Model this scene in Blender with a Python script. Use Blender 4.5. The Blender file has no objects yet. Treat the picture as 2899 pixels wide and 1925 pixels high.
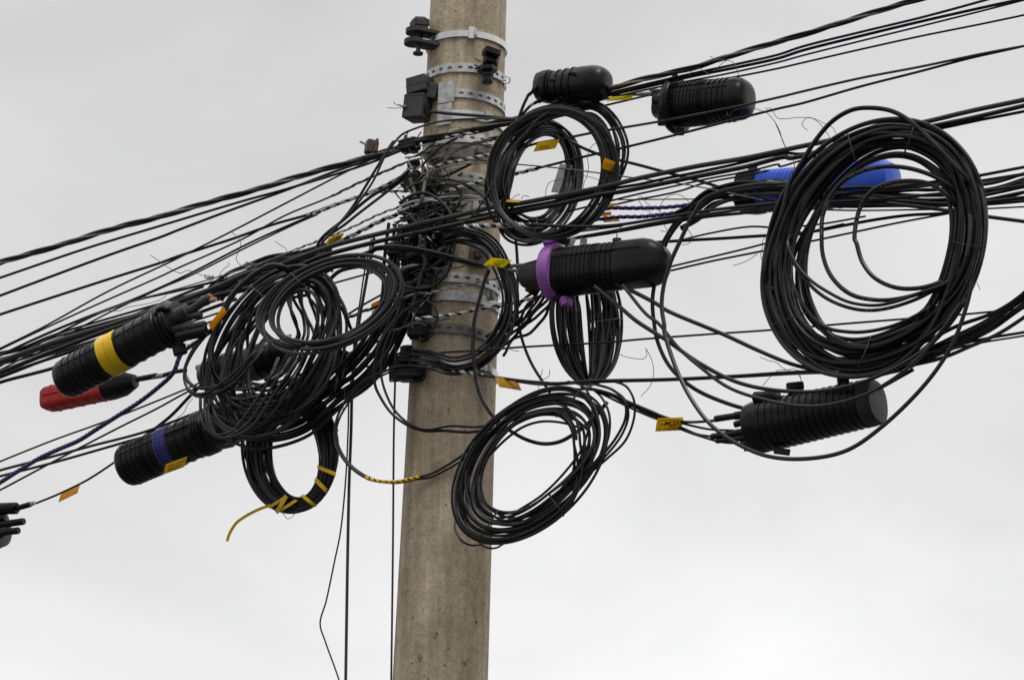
import bpy, math, random
import numpy as np
from mathutils import Vector, Matrix

# ------------------------------------------------------------------ camera, world, sun
SC = bpy.context.scene
COL = SC.collection
W_SRC, H_SRC, F_SRC = 2899.0, 1925.0, 11450.0
CAM = Vector((0.0, 0.0, 1.6))
PITCH = math.radians(18.0)
POLE_Y = 13.5

cd = bpy.data.cameras.new('camera')
cd.sensor_width = 36.0
cd.lens = 36.0 * F_SRC / W_SRC
cd.clip_start, cd.clip_end = 0.1, 5000
cam = bpy.data.objects.new('camera', cd)
cam.location = CAM
cam.rotation_euler = (math.pi / 2 + PITCH, 0, 0)
COL.objects.link(cam)
SC.camera = cam
RC = Matrix.Rotation(math.pi / 2 + PITCH, 3, 'X')
CX, CY, CZ = RC @ Vector((1, 0, 0)), RC @ Vector((0, 1, 0)), RC @ Vector((0, 0, -1))

SUN_EL, SUN_AZ = math.radians(58), math.radians(150)      # azimuth from +Y, clockwise: behind the camera, to its right
world = bpy.data.worlds.new('World')
SC.world = world
world.use_nodes = True
nt = world.node_tree
nt.nodes.clear()
def wn(t, **k):
    n = nt.nodes.new(t)
    for a, b in k.items(): setattr(n, a, b)
    return n
out = wn('ShaderNodeOutputWorld'); bg = wn('ShaderNodeBackground')
sky = wn('ShaderNodeTexSky', sky_type='NISHITA', sun_disc=False, sun_elevation=SUN_EL, sun_rotation=SUN_AZ)
bw = wn('ShaderNodeRGBToBW')
tc = wn('ShaderNodeTexCoord'); sep = wn('ShaderNodeSeparateXYZ')
ramp = wn('ShaderNodeValToRGB')
cr = ramp.color_ramp
stops = [(0.0, .55), (.10, .74), (.19, .915), (.245, .865), (.30, .77), (.36, .715), (.43, .67), (.65, 1.1), (1.0, 1.7)]
while len(cr.elements) < len(stops): cr.elements.new(0.5)
for e, (p, v) in zip(cr.elements, stops):
    e.position = p; e.color = (v * .998, v * .999, v * 1.008, 1)
nz = wn('ShaderNodeTexNoise'); nz.inputs['Scale'].default_value = 5.5; nz.inputs['Detail'].default_value = 6.0
nz.inputs['Roughness'].default_value = .5; nz.inputs['Distortion'].default_value = .6
mp = wn('ShaderNodeMapping'); mp.inputs['Location'].default_value = (3.1, .4, 1.7); mp.inputs['Scale'].default_value = (1, 1, 2.0)
mr = wn('ShaderNodeMapRange'); mr.inputs['From Min'].default_value = .3; mr.inputs['From Max'].default_value = .7
mr.inputs['To Min'].default_value = .865; mr.inputs['To Max'].default_value = 1.115
mul = wn('ShaderNodeMix', data_type='RGBA', blend_type='MULTIPLY'); mul.inputs[0].default_value = 1.0
mx = wn('ShaderNodeMix', data_type='RGBA'); mx.inputs[0].default_value = .008
L = nt.links.new
L(tc.outputs['Generated'], sep.inputs[0]); L(sep.outputs['Z'], ramp.inputs[0])
L(tc.outputs['Generated'], mp.inputs[0]); L(mp.outputs[0], nz.inputs['Vector']); L(nz.outputs['Fac'], mr.inputs['Value'])
L(ramp.outputs[0], mul.inputs[6]); L(mr.outputs[0], mul.inputs[7])
L(sky.outputs[0], bw.inputs[0]); L(mul.outputs[2], mx.inputs[6]); L(bw.outputs[0], mx.inputs[7])
my = wn('ShaderNodeMapRange', interpolation_type='SMOOTHSTEP'); my.inputs['From Min'].default_value = -.7; my.inputs['From Max'].default_value = .55
my.inputs['To Min'].default_value = .52; my.inputs['To Max'].default_value = 1.0
mul2 = wn('ShaderNodeMix', data_type='RGBA', blend_type='MULTIPLY'); mul2.inputs[0].default_value = 1.0
L(sep.outputs['Y'], my.inputs['Value']); L(mx.outputs[2], mul2.inputs[6]); L(my.outputs[0], mul2.inputs[7])
L(mul2.outputs[2], bg.inputs[0]); bg.inputs[1].default_value = 1.0
L(bg.outputs[0], out.inputs[0])

sd = bpy.data.lights.new('sun', 'SUN')
sd.energy, sd.angle, sd.color = 1.45, math.radians(22), (1.0, .97, .93)
sun = bpy.data.objects.new('sun', sd)
sun.rotation_euler = (math.pi / 2 - SUN_EL, 0, math.pi - SUN_AZ)
sun.location = (0, 0, 30)
COL.objects.link(sun)
SC.view_settings.view_transform = 'Standard'
SC.view_settings.look = 'None'
SC.view_settings.exposure = 0.0
SC.view_settings.gamma = 1.0
SC.cycles.use_denoising = True

# ------------------------------------------------------------------ picture -> place
CR = {'W': (0, 0, 1.2279), 'A': (0, 600, .30734), 'B': (500, 300, .30734), 'C': (1000, 0, .30734), 'D': (1000, 300, .30734),
      'E': (1500, 100, .30734), 'F': (2174, 250, .30734), 'G': (0, 1000, .37122), 'H': (480, 680, .30734), 'I': (480, 1050, .33926),
      'J': (1000, 680, .30734), 'K': (1400, 500, .30734), 'L': (1200, 1000, .37122), 'M': (1800, 850, .34928), 'N': (2074, 650, .34928),
      'O': (2100, 0, .33827), 'P': (1130, 380, .12755), 'Q': (1130, 560, .12755), 'R': (1130, 740, .12755), 'S': (1060, 920, .12755),
      'T': (1680, 540, .13548), 'U': (500, 750, .16935), 'V': (500, 980, .16935), 'X': (850, 850, .16935), 'Y': (1080, 80, .10204),
      'Z': (1080, 200, .12755), 'a': (1480, 380, .05932), 'b': (1340, 700, .05932), 'c': (1840, 1160, .05932), 'e': (430, 1270, .05932),
      'f': (1390, 1040, .05932)}
def px(s):
    """'A 0,470 290,370 B 10,20' -> source points; a third number is an extra depth in metres."""
    res, c = [], CR['W']
    for t in s.split():
        if t in CR: c = CR[t]; continue
        v = [float(q) for q in t.split(',')]
        res.append((c[0] + v[0] * c[2], c[1] + v[1] * c[2], v[2] if len(v) > 2 else 0.0))
    return res
XP = -0.2
def ray(u, v):
    return CX * ((u - W_SRC / 2) / F_SRC) + CY * (-(v - H_SRC / 2) / F_SRC) + CZ
def P(u, v, d=0.0, s=0.6, piv=None):
    """Point on a vertical plane: d metres behind the pole axis, turned by slope s about the pole (or about picture column piv)."""
    w = ray(u, v)
    y0, xp = POLE_Y + d, XP
    if piv is not None:
        q = ray(piv, H_SRC / 2); xp = q.x * (y0 + .6 * XP) / (q.y + .6 * q.x); y0 -= .6 * (xp - XP)
    t = (y0 + s * xp) / (w.y + s * w.x)
    return CAM + w * t
def K(p):
    return (p - CAM).dot(CZ) / F_SRC

def sample(pts, step=9.0, closed=False):
    pts = [Vector(p) for p in pts]
    n = len(pts)
    if n == 2:
        m = max(2, int((pts[1] - pts[0]).length / step)); return [pts[0].lerp(pts[1], i / m) for i in range(m + 1)]
    res = []
    for i in range(n if closed else n - 1):
        if closed: p0, p1, p2, p3 = pts[i - 1], pts[i], pts[(i + 1) % n], pts[(i + 2) % n]
        else:
            p1, p2 = pts[i], pts[i + 1]
            p0 = pts[i - 1] if i else p1 * 2 - p2
            p3 = pts[i + 2] if i + 2 < n else p2 * 2 - p1
        def L2(a, b): return max(math.hypot(a[0] - b[0], a[1] - b[1]), 1e-3) ** .5
        t0 = 0; t1 = t0 + L2(p0, p1); t2 = t1 + L2(p1, p2); t3 = t2 + L2(p2, p3)
        m = max(1, int((p2 - p1).length / step))
        for j in range(m):
            t = t1 + (t2 - t1) * j / m
            a1 = p0 * ((t1 - t) / (t1 - t0)) + p1 * ((t - t0) / (t1 - t0))
            a2 = p1 * ((t2 - t) / (t2 - t1)) + p2 * ((t - t1) / (t2 - t1))
            a3 = p2 * ((t3 - t) / (t3 - t2)) + p3 * ((t - t2) / (t3 - t2))
            b1 = a1 * ((t2 - t) / (t2 - t0)) + a2 * ((t - t0) / (t2 - t0))
            b2 = a2 * ((t3 - t) / (t3 - t1)) + a3 * ((t - t1) / (t3 - t1))
            res.append(b1 * ((t2 - t) / (t2 - t1)) + b2 * ((t - t1) / (t2 - t1)))
    if not closed: res.append(pts[-1])
    return res

# ------------------------------------------------------------------ materials
MATS = {}
def mat(name, col, rough=.5, metal=0.0, var=.15, scale=30.0, bump=0.0, dust=0.0, transl=0.0, spec=.5, dcol=(.16, .15, .135)):
    m = bpy.data.materials.new(name); m.use_nodes = True
    t = m.node_tree; b = t.nodes['Principled BSDF']; ln = t.links.new
    tc = t.nodes.new('ShaderNodeTexCoord')
    n = t.nodes.new('ShaderNodeTexNoise'); n.inputs['Scale'].default_value = scale; n.inputs['Detail'].default_value = 5
    ln(tc.outputs['Object'], n.inputs['Vector'])
    r = t.nodes.new('ShaderNodeValToRGB')
    r.color_ramp.elements[0].position = .3; r.color_ramp.elements[1].position = .7
    r.color_ramp.elements[0].color = tuple(c * (1 - var) for c in col) + (1,)
    r.color_ramp.elements[1].color = tuple(min(1, c * (1 + var)) for c in col) + (1,)
    ln(n.outputs['Fac'], r.inputs[0])
    last = r.outputs[0]
    if dust > 0:
        n2 = t.nodes.new('ShaderNodeTexNoise'); n2.inputs['Scale'].default_value = scale * .35; n2.inputs['Detail'].default_value = 8
        n2.inputs['Roughness'].default_value = .7
        ln(tc.outputs['Object'], n2.inputs['Vector'])
        q = t.nodes.new('ShaderNodeMapRange'); q.inputs['From Min'].default_value = .45; q.inputs['From Max'].default_value = .75
        q.inputs['To Max'].default_value = dust
        ln(n2.outputs['Fac'], q.inputs['Value'])
        mx = t.nodes.new('ShaderNodeMix'); mx.data_type = 'RGBA'; mx.inputs[7].default_value = dcol + (1,)
        ln(q.outputs[0], mx.inputs[0]); ln(last, mx.inputs[6]); last = mx.outputs[2]
    ln(last, b.inputs['Base Color'])
    rr = t.nodes.new('ShaderNodeMapRange'); rr.inputs['To Min'].default_value = max(.05, rough - .1); rr.inputs['To Max'].default_value = min(1, rough + .1)
    ln(n.outputs['Fac'], rr.inputs['Value']); ln(rr.outputs[0], b.inputs['Roughness'])
    b.inputs['Metallic'].default_value = metal
    b.inputs['Specular IOR Level'].default_value = spec
    if bump:
        bp = t.nodes.new('ShaderNodeBump'); bp.inputs['Strength'].default_value = bump; bp.inputs['Distance'].default_value = .004
        ln(n.outputs['Fac'], bp.inputs['Height']); ln(bp.outputs[0], b.inputs['Normal'])
    if transl:
        tr = t.nodes.new('ShaderNodeBsdfTranslucent'); ms = t.nodes.new('ShaderNodeMixShader'); ms.inputs[0].default_value = transl
        ln(last, tr.inputs[0]); ln(b.outputs[0], ms.inputs[1]); ln(tr.outputs[0], ms.inputs[2])
        ln(ms.outputs[0], t.nodes['Material Output'].inputs['Surface'])
    MATS[name] = m
    return m
mat('cable_black', (.0075, .0075, .0088), .36, var=.3, scale=18, dust=.22, spec=.4, dcol=(.05, .048, .046))
mat('cable_worn', (.034, .034, .036), .5, var=.35, scale=10, dust=.4, dcol=(.10, .097, .09))
mat('cable_blue', (.008, .0085, .013), .3, var=.3, scale=18, dust=.12, spec=.55, dcol=(.05, .05, .055))
mat('cable_grey', (.019, .019, .021), .38, var=.25, scale=18, dust=.3, dcol=(.075, .072, .068))
mat('rubber_black', (.005, .005, .006), .33, var=.3, scale=14, bump=.12, dust=.2, spec=.36, dcol=(.04, .039, .037))
mat('plastic_dark', (.022, .023, .026), .55, var=.25, scale=25, bump=.2, dust=.3, dcol=(.10, .098, .09))
mat('plastic_grey', (.046, .047, .052), .6, var=.15, scale=22, bump=.15, dust=.25)
mat('galvanised', (.56, .57, .57), .42, metal=.35, var=.28, scale=45, bump=.1, dust=.2, dcol=(.3, .29, .27))
mat('dull_steel', (.20, .20, .19), .55, metal=.5, var=.3, scale=35, bump=.2, dust=.4, dcol=(.17, .15, .12))
mat('bright_steel', (.86, .86, .86), .3, metal=.3, var=.12, scale=30)
mat('strand_steel', (.30, .28, .25), .5, metal=.55, var=.35, scale=60, dust=.3, dcol=(.20, .15, .09))
mat('aluminium_rod', (.68, .67, .64), .4, metal=.45, var=.2, scale=60, dust=.25, dcol=(.22, .21, .19))
mat('dull_rod', (.24, .23, .21), .55, metal=.4, var=.35, scale=60, dust=.4, dcol=(.14, .12, .10))
mat('wire', (.07, .07, .07), .5, metal=.3)
mat('yellow_plastic', (1.0, .62, .004), .36, var=.06, scale=18, dust=.08, dcol=(.4, .27, .02))
mat('tag_yellow', (1.0, .74, .02), .45, var=.06, scale=25, transl=.5, dust=.12, dcol=(.6, .36, .01))
mat('tag_lemon', (1.0, .88, .02), .35, var=.04, scale=25, transl=.55)
mat('tag_orange', (.92, .52, .008), .45, var=.1, scale=25, transl=.62)
mat('tag_white', (.78, .79, .76), .5, var=.04, transl=.55)
mat('ink', (.03, .025, .02), .7)
mat('ink_faded', (.45, .32, .02), .7)
mat('red_plastic', (.66, .035, .03), .42, var=.15, scale=14, dust=.2, dcol=(.2, .06, .05))
mat('blue_plastic', (.035, .125, .78), .36, var=.2, scale=10, dust=.3, dcol=(.16, .24, .62))
mat('navy_plastic', (.035, .038, .26), .45, var=.2, scale=14, dust=.15)
mat('spiral_blue', (.06, .06, .42), .5, var=.2, scale=30)
mat('spiral_purple', (.09, .065, .24), .5, var=.3, scale=10, dust=.4, dcol=(.03, .03, .06))
mat('purple_plastic', (.40, .14, .56), .45, var=.2, scale=10, dust=.35, dcol=(.16, .09, .2))
mat('orange_sleeve', (.75, .09, .015), .5)
mat('green_tie', (.03, .22, .13), .5)
mat('copper', (.36, .17, .10), .5, metal=.5, var=.3)
mat('rust', (.13, .07, .042), .75, var=.35, scale=40, bump=.3)
mat('brown_clamp', (.09, .065, .045), .6, metal=.2, var=.4, scale=50, bump=.3)
mat('tan_tape', (.42, .26, .14), .6)
mat('olive_dust', (.10, .09, .05), .7, var=.4)
mat('white_label', (.8, .8, .8), .5)
mat('red_ink', (.6, .05, .04), .5)
mat('clear_grey', (.45, .44, .40), .3, var=.2, scale=50)
mat('asphalt', (.055, .053, .05), .9, var=.3, scale=2)

LEAN = .038
def concrete():
    m = bpy.data.materials.new('concrete'); m.use_nodes = True
    t = m.node_tree; b = t.nodes['Principled BSDF']; ln = t.links.new
    tc = t.nodes.new('ShaderNodeTexCoord')
    def noise(scale, det, mscale=(1, 1, 1), rough=.6):
        mp = t.nodes.new('ShaderNodeMapping'); mp.inputs['Scale'].default_value = mscale
        n = t.nodes.new('ShaderNodeTexNoise'); n.inputs['Scale'].default_value = scale; n.inputs['Detail'].default_value = det
        n.inputs['Roughness'].default_value = rough
        ln(tc.outputs['Object'], mp.inputs[0]); ln(mp.outputs[0], n.inputs['Vector']); return n.outputs['Fac']
    def ramp(f, a, b2, p0=.3, p1=.7):
        r = t.nodes.new('ShaderNodeValToRGB'); e = r.color_ramp.elements
        e[0].position, e[1].position = p0, p1; e[0].color = a + (1,); e[1].color = b2 + (1,)
        ln(f, r.inputs[0]); return r.outputs[0]
    def mixm(a, b2, f=1.0, mode='MULTIPLY'):
        x = t.nodes.new('ShaderNodeMix'); x.data_type = 'RGBA'; x.blend_type = mode; x.inputs[0].default_value = f
        ln(a, x.inputs[6]); ln(b2, x.inputs[7]); return x.outputs[2]
    base = ramp(noise(5, 6), (.54, .46, .345), (.72, .62, .475))
    streak = ramp(noise(4, 5, (6, 6, .35)), (.72, .71, .69), (1.08, 1.07, 1.05), .34, .66)
    fine = ramp(noise(110, 3), (.84, .84, .84), (1.1, 1.1, 1.1), .33, .67)
    grain = ramp(noise(38, 4), (.86, .86, .85), (1.1, 1.1, 1.1), .35, .65)
    pits = ramp(noise(60, 2, rough=.4), (.35, .33, .30), (1, 1, 1), .255, .30)
    stain = ramp(noise(2.2, 6, (3, 3, .8), .65), (.74, .72, .69), (1.04, 1.04, 1.03), .36, .58)
    chips = ramp(noise(24, 3, (1, 1, .7), .5), (.55, .53, .50), (1, 1, 1), .27, .30)
    c = mixm(mixm(mixm(mixm(mixm(mixm(base, streak), fine), grain), pits), stain), chips)
    # mould seam down the shaft
    sx = t.nodes.new('ShaderNodeSeparateXYZ'); ln(tc.outputs['Object'], sx.inputs[0])
    def mth(op, a, b2):
        n = t.nodes.new('ShaderNodeMath'); n.operation = op
        for i, q in enumerate((a, b2)):
            if isinstance(q, float): n.inputs[i].default_value = q
            else: ln(q, n.inputs[i])
        return n.outputs[0]
    off = mth('ABSOLUTE', mth('SUBTRACT', mth('SUBTRACT', sx.outputs['X'], mth('MULTIPLY', sx.outputs['Z'], LEAN)), -.035), 0.0)
    c = mixm(c, ramp(off, (1.13, 1.12, 1.10), (1, 1, 1), .0025, .006))
    ln(c, b.inputs['Base Color']); b.inputs['Roughness'].default_value = .88; b.inputs['Specular IOR Level'].default_value = .25
    bp = t.nodes.new('ShaderNodeBump'); bp.inputs['Strength'].default_value = .5; bp.inputs['Distance'].default_value = .004
    ln(noise(90, 4), bp.inputs['Height']); ln(bp.outputs[0], b.inputs['Normal'])
    MATS['concrete'] = m
concrete()

# ------------------------------------------------------------------ mesh helpers
class Geo:
    def __init__(self): self.v, self.f, self.m, self.mats = [], [], [], []
    def mi(self, name):
        if name not in self.mats: self.mats.append(name)
        return self.mats.index(name)
    def build(self, name, parent=None, origin=None, sharp=40):
        V = np.array([tuple(p) for p in self.v], dtype=float)
        if parent is not None: o = Vector(parent['_o'])
        else: o = Vector(origin) if origin is not None else Vector(V.mean(axis=0))
        V = V - np.array(o)
        me = bpy.data.meshes.new(name)
        me.from_pydata(V.tolist(), [], self.f)
        for n in self.mats: me.materials.append(MATS[n])
        me.polygons.foreach_set('material_index', self.m)
        me.polygons.foreach_set('use_smooth', [True] * len(self.f))
        me.update()
        me.set_sharp_from_angle(angle=math.radians(sharp))
        ob = bpy.data.objects.new(name, me)
        COL.objects.link(ob)
        ob['_o'] = tuple(o)
        if parent is not None: ob.parent = parent
        else: ob.location = o
        return ob
    def grid(self, rows, mat, closed_u=True, cap0=True, cap1=True):
        k = self.mi(mat); b = len(self.v); n = len(rows[0])
        for r in rows: self.v.extend(r)
        m = len(rows)
        for i in range(m - 1):
            for j in range(n if closed_u else n - 1):
                j2 = (j + 1) % n
                self.f.append((b + i * n + j, b + i * n + j2, b + (i + 1) * n + j2, b + (i + 1) * n + j)); self.m.append(k)
        if cap0: self.f.append(tuple(b + j for j in range(n))[::-1]); self.m.append(k)
        if cap1: self.f.append(tuple(b + (m - 1) * n + j for j in range(n))); self.m.append(k)
def frames(pts):
    n = len(pts); T = []
    for i in range(n):
        t = pts[min(i + 1, n - 1)] - pts[max(i - 1, 0)]
        T.append(t.normalized() if t.length > 1e-9 else (T[-1] if T else Vector((1, 0, 0))))
    a = Vector((0, 0, 1)) if abs(T[0].z) < .9 else Vector((1, 0, 0))
    N = [(a - T[0] * a.dot(T[0])).normalized()]
    for i in range(1, n):
        v = N[-1] - T[i] * N[-1].dot(T[i])
        N.append(v.normalized() if v.length > 1e-6 else N[-1])
    return T, N, [T[i].cross(N[i]) for i in range(n)]
def tube(g, pts, rad, mat='cable_black', n=8, cap=True):
    T, N, B = frames(pts)
    if not hasattr(rad, '__len__'): rad = [rad] * len(pts)
    cs = [(math.cos(2 * math.pi * j / n), math.sin(2 * math.pi * j / n)) for j in range(n)]
    g.grid([[p + N[i] * (c * rad[i]) + B[i] * (s * rad[i]) for c, s in cs] for i, p in enumerate(pts)], mat, True, cap, cap)
def box(g, c, X, Y, Z, mat, bev=.12):
    """Bevelled box: centre c, half axes X, Y, Z (vectors)."""
    e = bev * min(X.length, Y.length, Z.length)
    x, y, z = X.normalized(), Y.normalized(), Z.normalized()
    hx, hy, hz = X.length, Y.length, Z.length
    def ring(zz, ins):
        ax, ay = hx - ins, hy - ins
        pts = [(-ax + e, -ay), (ax - e, -ay), (ax, -ay + e), (ax, ay - e), (ax - e, ay), (-ax + e, ay), (-ax, ay - e), (-ax, -ay + e)]
        return [c + x * p + y * q + z * zz for p, q in pts]
    g.grid([ring(-hz, e), ring(-hz + e, 0), ring(hz - e, 0), ring(hz, e)], mat)
def pbox(g, u, v, w, h, dep, d, s, mat, rot=0, yaw=0, bev=.12):
    """Box of w x h x dep source pixels centred on (u,v), turned in the picture plane by rot and about the vertical by yaw."""
    c = P(u, v, d, s); k = K(c) / 2
    R = Matrix.Rotation(math.radians(yaw), 3, 'Z') @ Matrix.Rotation(math.radians(rot), 3, 'Y')
    box(g, c, R @ Vector((w * k, 0, 0)), R @ Vector((0, dep * k, 0)), R @ Vector((0, 0, h * k)), mat, bev)
def rod(g, s_, r, d, s=.6, mat='cable_black', n=12):
    a = [P(u, v, d + e, s) for u, v, e in px(s_)]
    tube(g, a, [r * K(p) for p in a], mat, n)
def lathe(g, p0, p1, prof, mats, n=36, sup=2.0, squash=1.0, roll=0.0):
    """Profile (t along p0->p1, radius px, material) turned into a solid of superellipse section."""
    ax = (p1 - p0); L_ = ax.length; a = ax / L_
    up = Vector((0, 0, 1)); b = a.cross(up).normalized(); c = b.cross(a)
    k = K((p0 + p1) * .5)
    ang = [2 * math.pi * j / n + math.radians(roll) for j in range(n)]
    sh = []
    for w in ang:
        co, si = math.cos(w), math.sin(w)
        q = (abs(co) ** sup + abs(si) ** sup) ** (-1 / sup)
        sh.append((co * q * squash, si * q))
    rows = [[p0 + a * (t * L_) + b * (x * r * k) + c * (y * r * k) for x, y in sh] for t, r in prof]
    g.grid(rows, mats)
def ribs(t0, t1, n, r, dr=2.5, w=.006, r1=None):
    res = []
    for i in range(n):
        t = t0 + (t1 - t0) * i / max(1, n - 1)
        q = r if r1 is None else r + (r1 - r) * i / max(1, n - 1)
        res += [(t - w * 1.05, q), (t - w, q + dr * 1.35), (t + w, q + dr * 1.35), (t + w * 1.05, q)]
    return res

# ------------------------------------------------------------------ object helpers
def tag(o, label=None, cat=None, group=None, kind=None):
    if label: o['label'] = label
    if cat: o['category'] = cat
    if group: o['group'] = group
    if kind: o['kind'] = kind
    return o
def empty(name, loc, label, cat, group=None):
    o = bpy.data.objects.new(name, None); o.location = loc; o['_o'] = tuple(loc); o.empty_display_size = .1
    COL.objects.link(o)
    return tag(o, label, cat, group)
rng = random.Random(7)
def to3(s_, d, s, piv=None, step=9.0):
    return [P(q[0], q[1], d + q[2], s, piv) for q in sample(px(s_) if isinstance(s_, str) else s_, step)]
def extend(p3, ext):
    if ext[0]:
        t = (p3[0] - p3[3]).normalized(); p3 = [p3[0] + t * ext[0], p3[0] + t * (ext[0] / 2)] + p3
    if ext[1]:
        t = (p3[-1] - p3[-4]).normalized(); p3 = p3 + [p3[-1] + t * (ext[1] / 2), p3[-1] + t * ext[1]]
    return p3
def sub(p3, u0, u1, v0=-1e9, v1=1e9):
    """Stretch of a path between two picture columns."""
    res = []
    for p in p3:
        q = p - CAM; u = q.dot(CX) / q.dot(CZ) * F_SRC + W_SRC / 2; v = H_SRC / 2 - q.dot(CY) / q.dot(CZ) * F_SRC
        if min(u0, u1) <= u <= max(u0, u1) and v0 <= v <= v1: res.append(p)
    return res
def resample(p3, step):
    res = [p3[0]]; acc = 0
    for a, b in zip(p3, p3[1:]):
        L_ = (b - a).length
        if L_ < 1e-9: continue
        t = step - acc
        while t < L_:
            res.append(a.lerp(b, t / L_)); t += step
        acc = L_ - (t - step)
    return res
def helix(g, p3, R, r, pitch, phases, mat, n=6):
    """Round rods wound about a path; R, r, pitch in source pixels."""
    k = K(p3[len(p3) // 2])
    q = resample(p3, pitch * k / 16)
    if len(q) < 4: return
    T, N, B = frames(q)
    for ph in phases:
        pts = []
        for i, p in enumerate(q):
            w = 2 * math.pi * i / 16 + ph
            pts.append(p + N[i] * (R * k * math.cos(w)) + B[i] * (R * k * math.sin(w)))
        tube(g, pts, r * k, mat, n)
def ribbon(g, p3, R, width, pitch, mat, th=1.2, ph0=0.0):
    k = K(p3[len(p3) // 2])
    q = resample(p3, pitch * k / 20)
    if len(q) < 4: return
    T, N, B = frames(q)
    rows = []
    for i, p in enumerate(q):
        w = 2 * math.pi * i / 20 + ph0
        o = N[i] * math.cos(w) + B[i] * math.sin(w)
        hw = width * k / 2
        rows.append([p + o * (R * k) - T[i] * hw, p + o * ((R + th) * k) - T[i] * hw, p + o * ((R + th) * k) + T[i] * hw, p + o * (R * k) + T[i] * hw])
    g.grid(rows, mat)
CABLES = 'cables strung past the pole'
JACKETS = ['cable_black'] * 4 + ['cable_grey'] * 2 + ['cable_blue'] * 2 + ['cable_worn']
def cable(label, s_, r, d, s=.6, mt=None, ext=(0, 0), grips=(), name='cable', cat='cable', group=CABLES, piv=None, n=8):
    p3 = to3(s_, d, s, piv); mt = mt or rng.choice(JACKETS)
    g = Geo(); q = extend(p3, ext)
    tube(g, q, [r * K(p) for p in q], mt, n)
    o = tag(g.build(name, origin=p3[0]), label, cat, group)
    for gr in grips:
        e = px(gr[0]); u0, u1 = e[0][0], e[1][0]
        seg = sub(p3, u0, u1, e[0][1], e[1][1]) if e[0][2] else sub(p3, u0, u1)
        if len(seg) < 4: continue
        g = Geo(); kind = gr[1]
        if kind == 'grip':                      # three or four rods side by side, half covering the cable
            rr = (gr[2] if len(gr) > 2 else 1.5) * .68
            m_ = gr[3] if len(gr) > 3 else 'aluminium_rod'
            pitch = gr[4] if len(gr) > 4 else 33
            st = 2.15 * rr / (r + rr)
            helix(g, seg, r + rr * .8, rr, pitch, [st * i for i in range(max(4, int(3.5 / st)))], m_)
            g.build('helical_grip', o)
        else:
            ribbon(g, seg, r + .2, gr[2], gr[3], gr[4])
            g.build('spiral_wrap', o)
    return o
def wire(label, s_, r=1.0, d=-.25, s=.6, mt='wire'):
    p3 = to3(s_, d, s, step=4)
    g = Geo(); tube(g, p3, [r * K(p) for p in p3], mt, 5)
    return tag(g.build('tie_wire', origin=p3[0]), label, 'wire', 'loose tie wires')

def bundle_geo(g, s_, r, d, s, n, spread, dspread, seed, mt='cable_black', piv=None, along=5, ext=(0, 0)):
    """n cables following one traced line, weaving across a width of +-spread pixels."""
    rg = random.Random(seed)
    base = sample(px(s_) if isinstance(s_, str) else s_, 12)
    m = len(base)
    for i in range(n):
        off = (i / max(1, n - 1) - .5) * 2
        kn = [off + rg.uniform(-.35, .35) for _ in range(along)]
        kd = [rg.uniform(-1, 1) for _ in range(along)]
        pts = []
        for j, b in enumerate(base):
            t = j / (m - 1) * (along - 1); a = min(int(t), along - 2); f = t - a; f = f * f * (3 - 2 * f)
            o = (kn[a] * (1 - f) + kn[a + 1] * f) * spread; dd = (kd[a] * (1 - f) + kd[a + 1] * f) * dspread
            t_ = base[min(j + 1, m - 1)] - base[max(j - 1, 0)]; l = math.hypot(t_[0], t_[1]) or 1
            pts.append(P(b[0] - t_[1] / l * o, b[1] + t_[0] / l * o, d + b[2] + dd, s, piv))
        pts = extend(pts, ext)
        tube(g, pts, [r * K(p) for p in pts], mt if rg.random() > .4 else rg.choice(JACKETS), 8)

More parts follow.
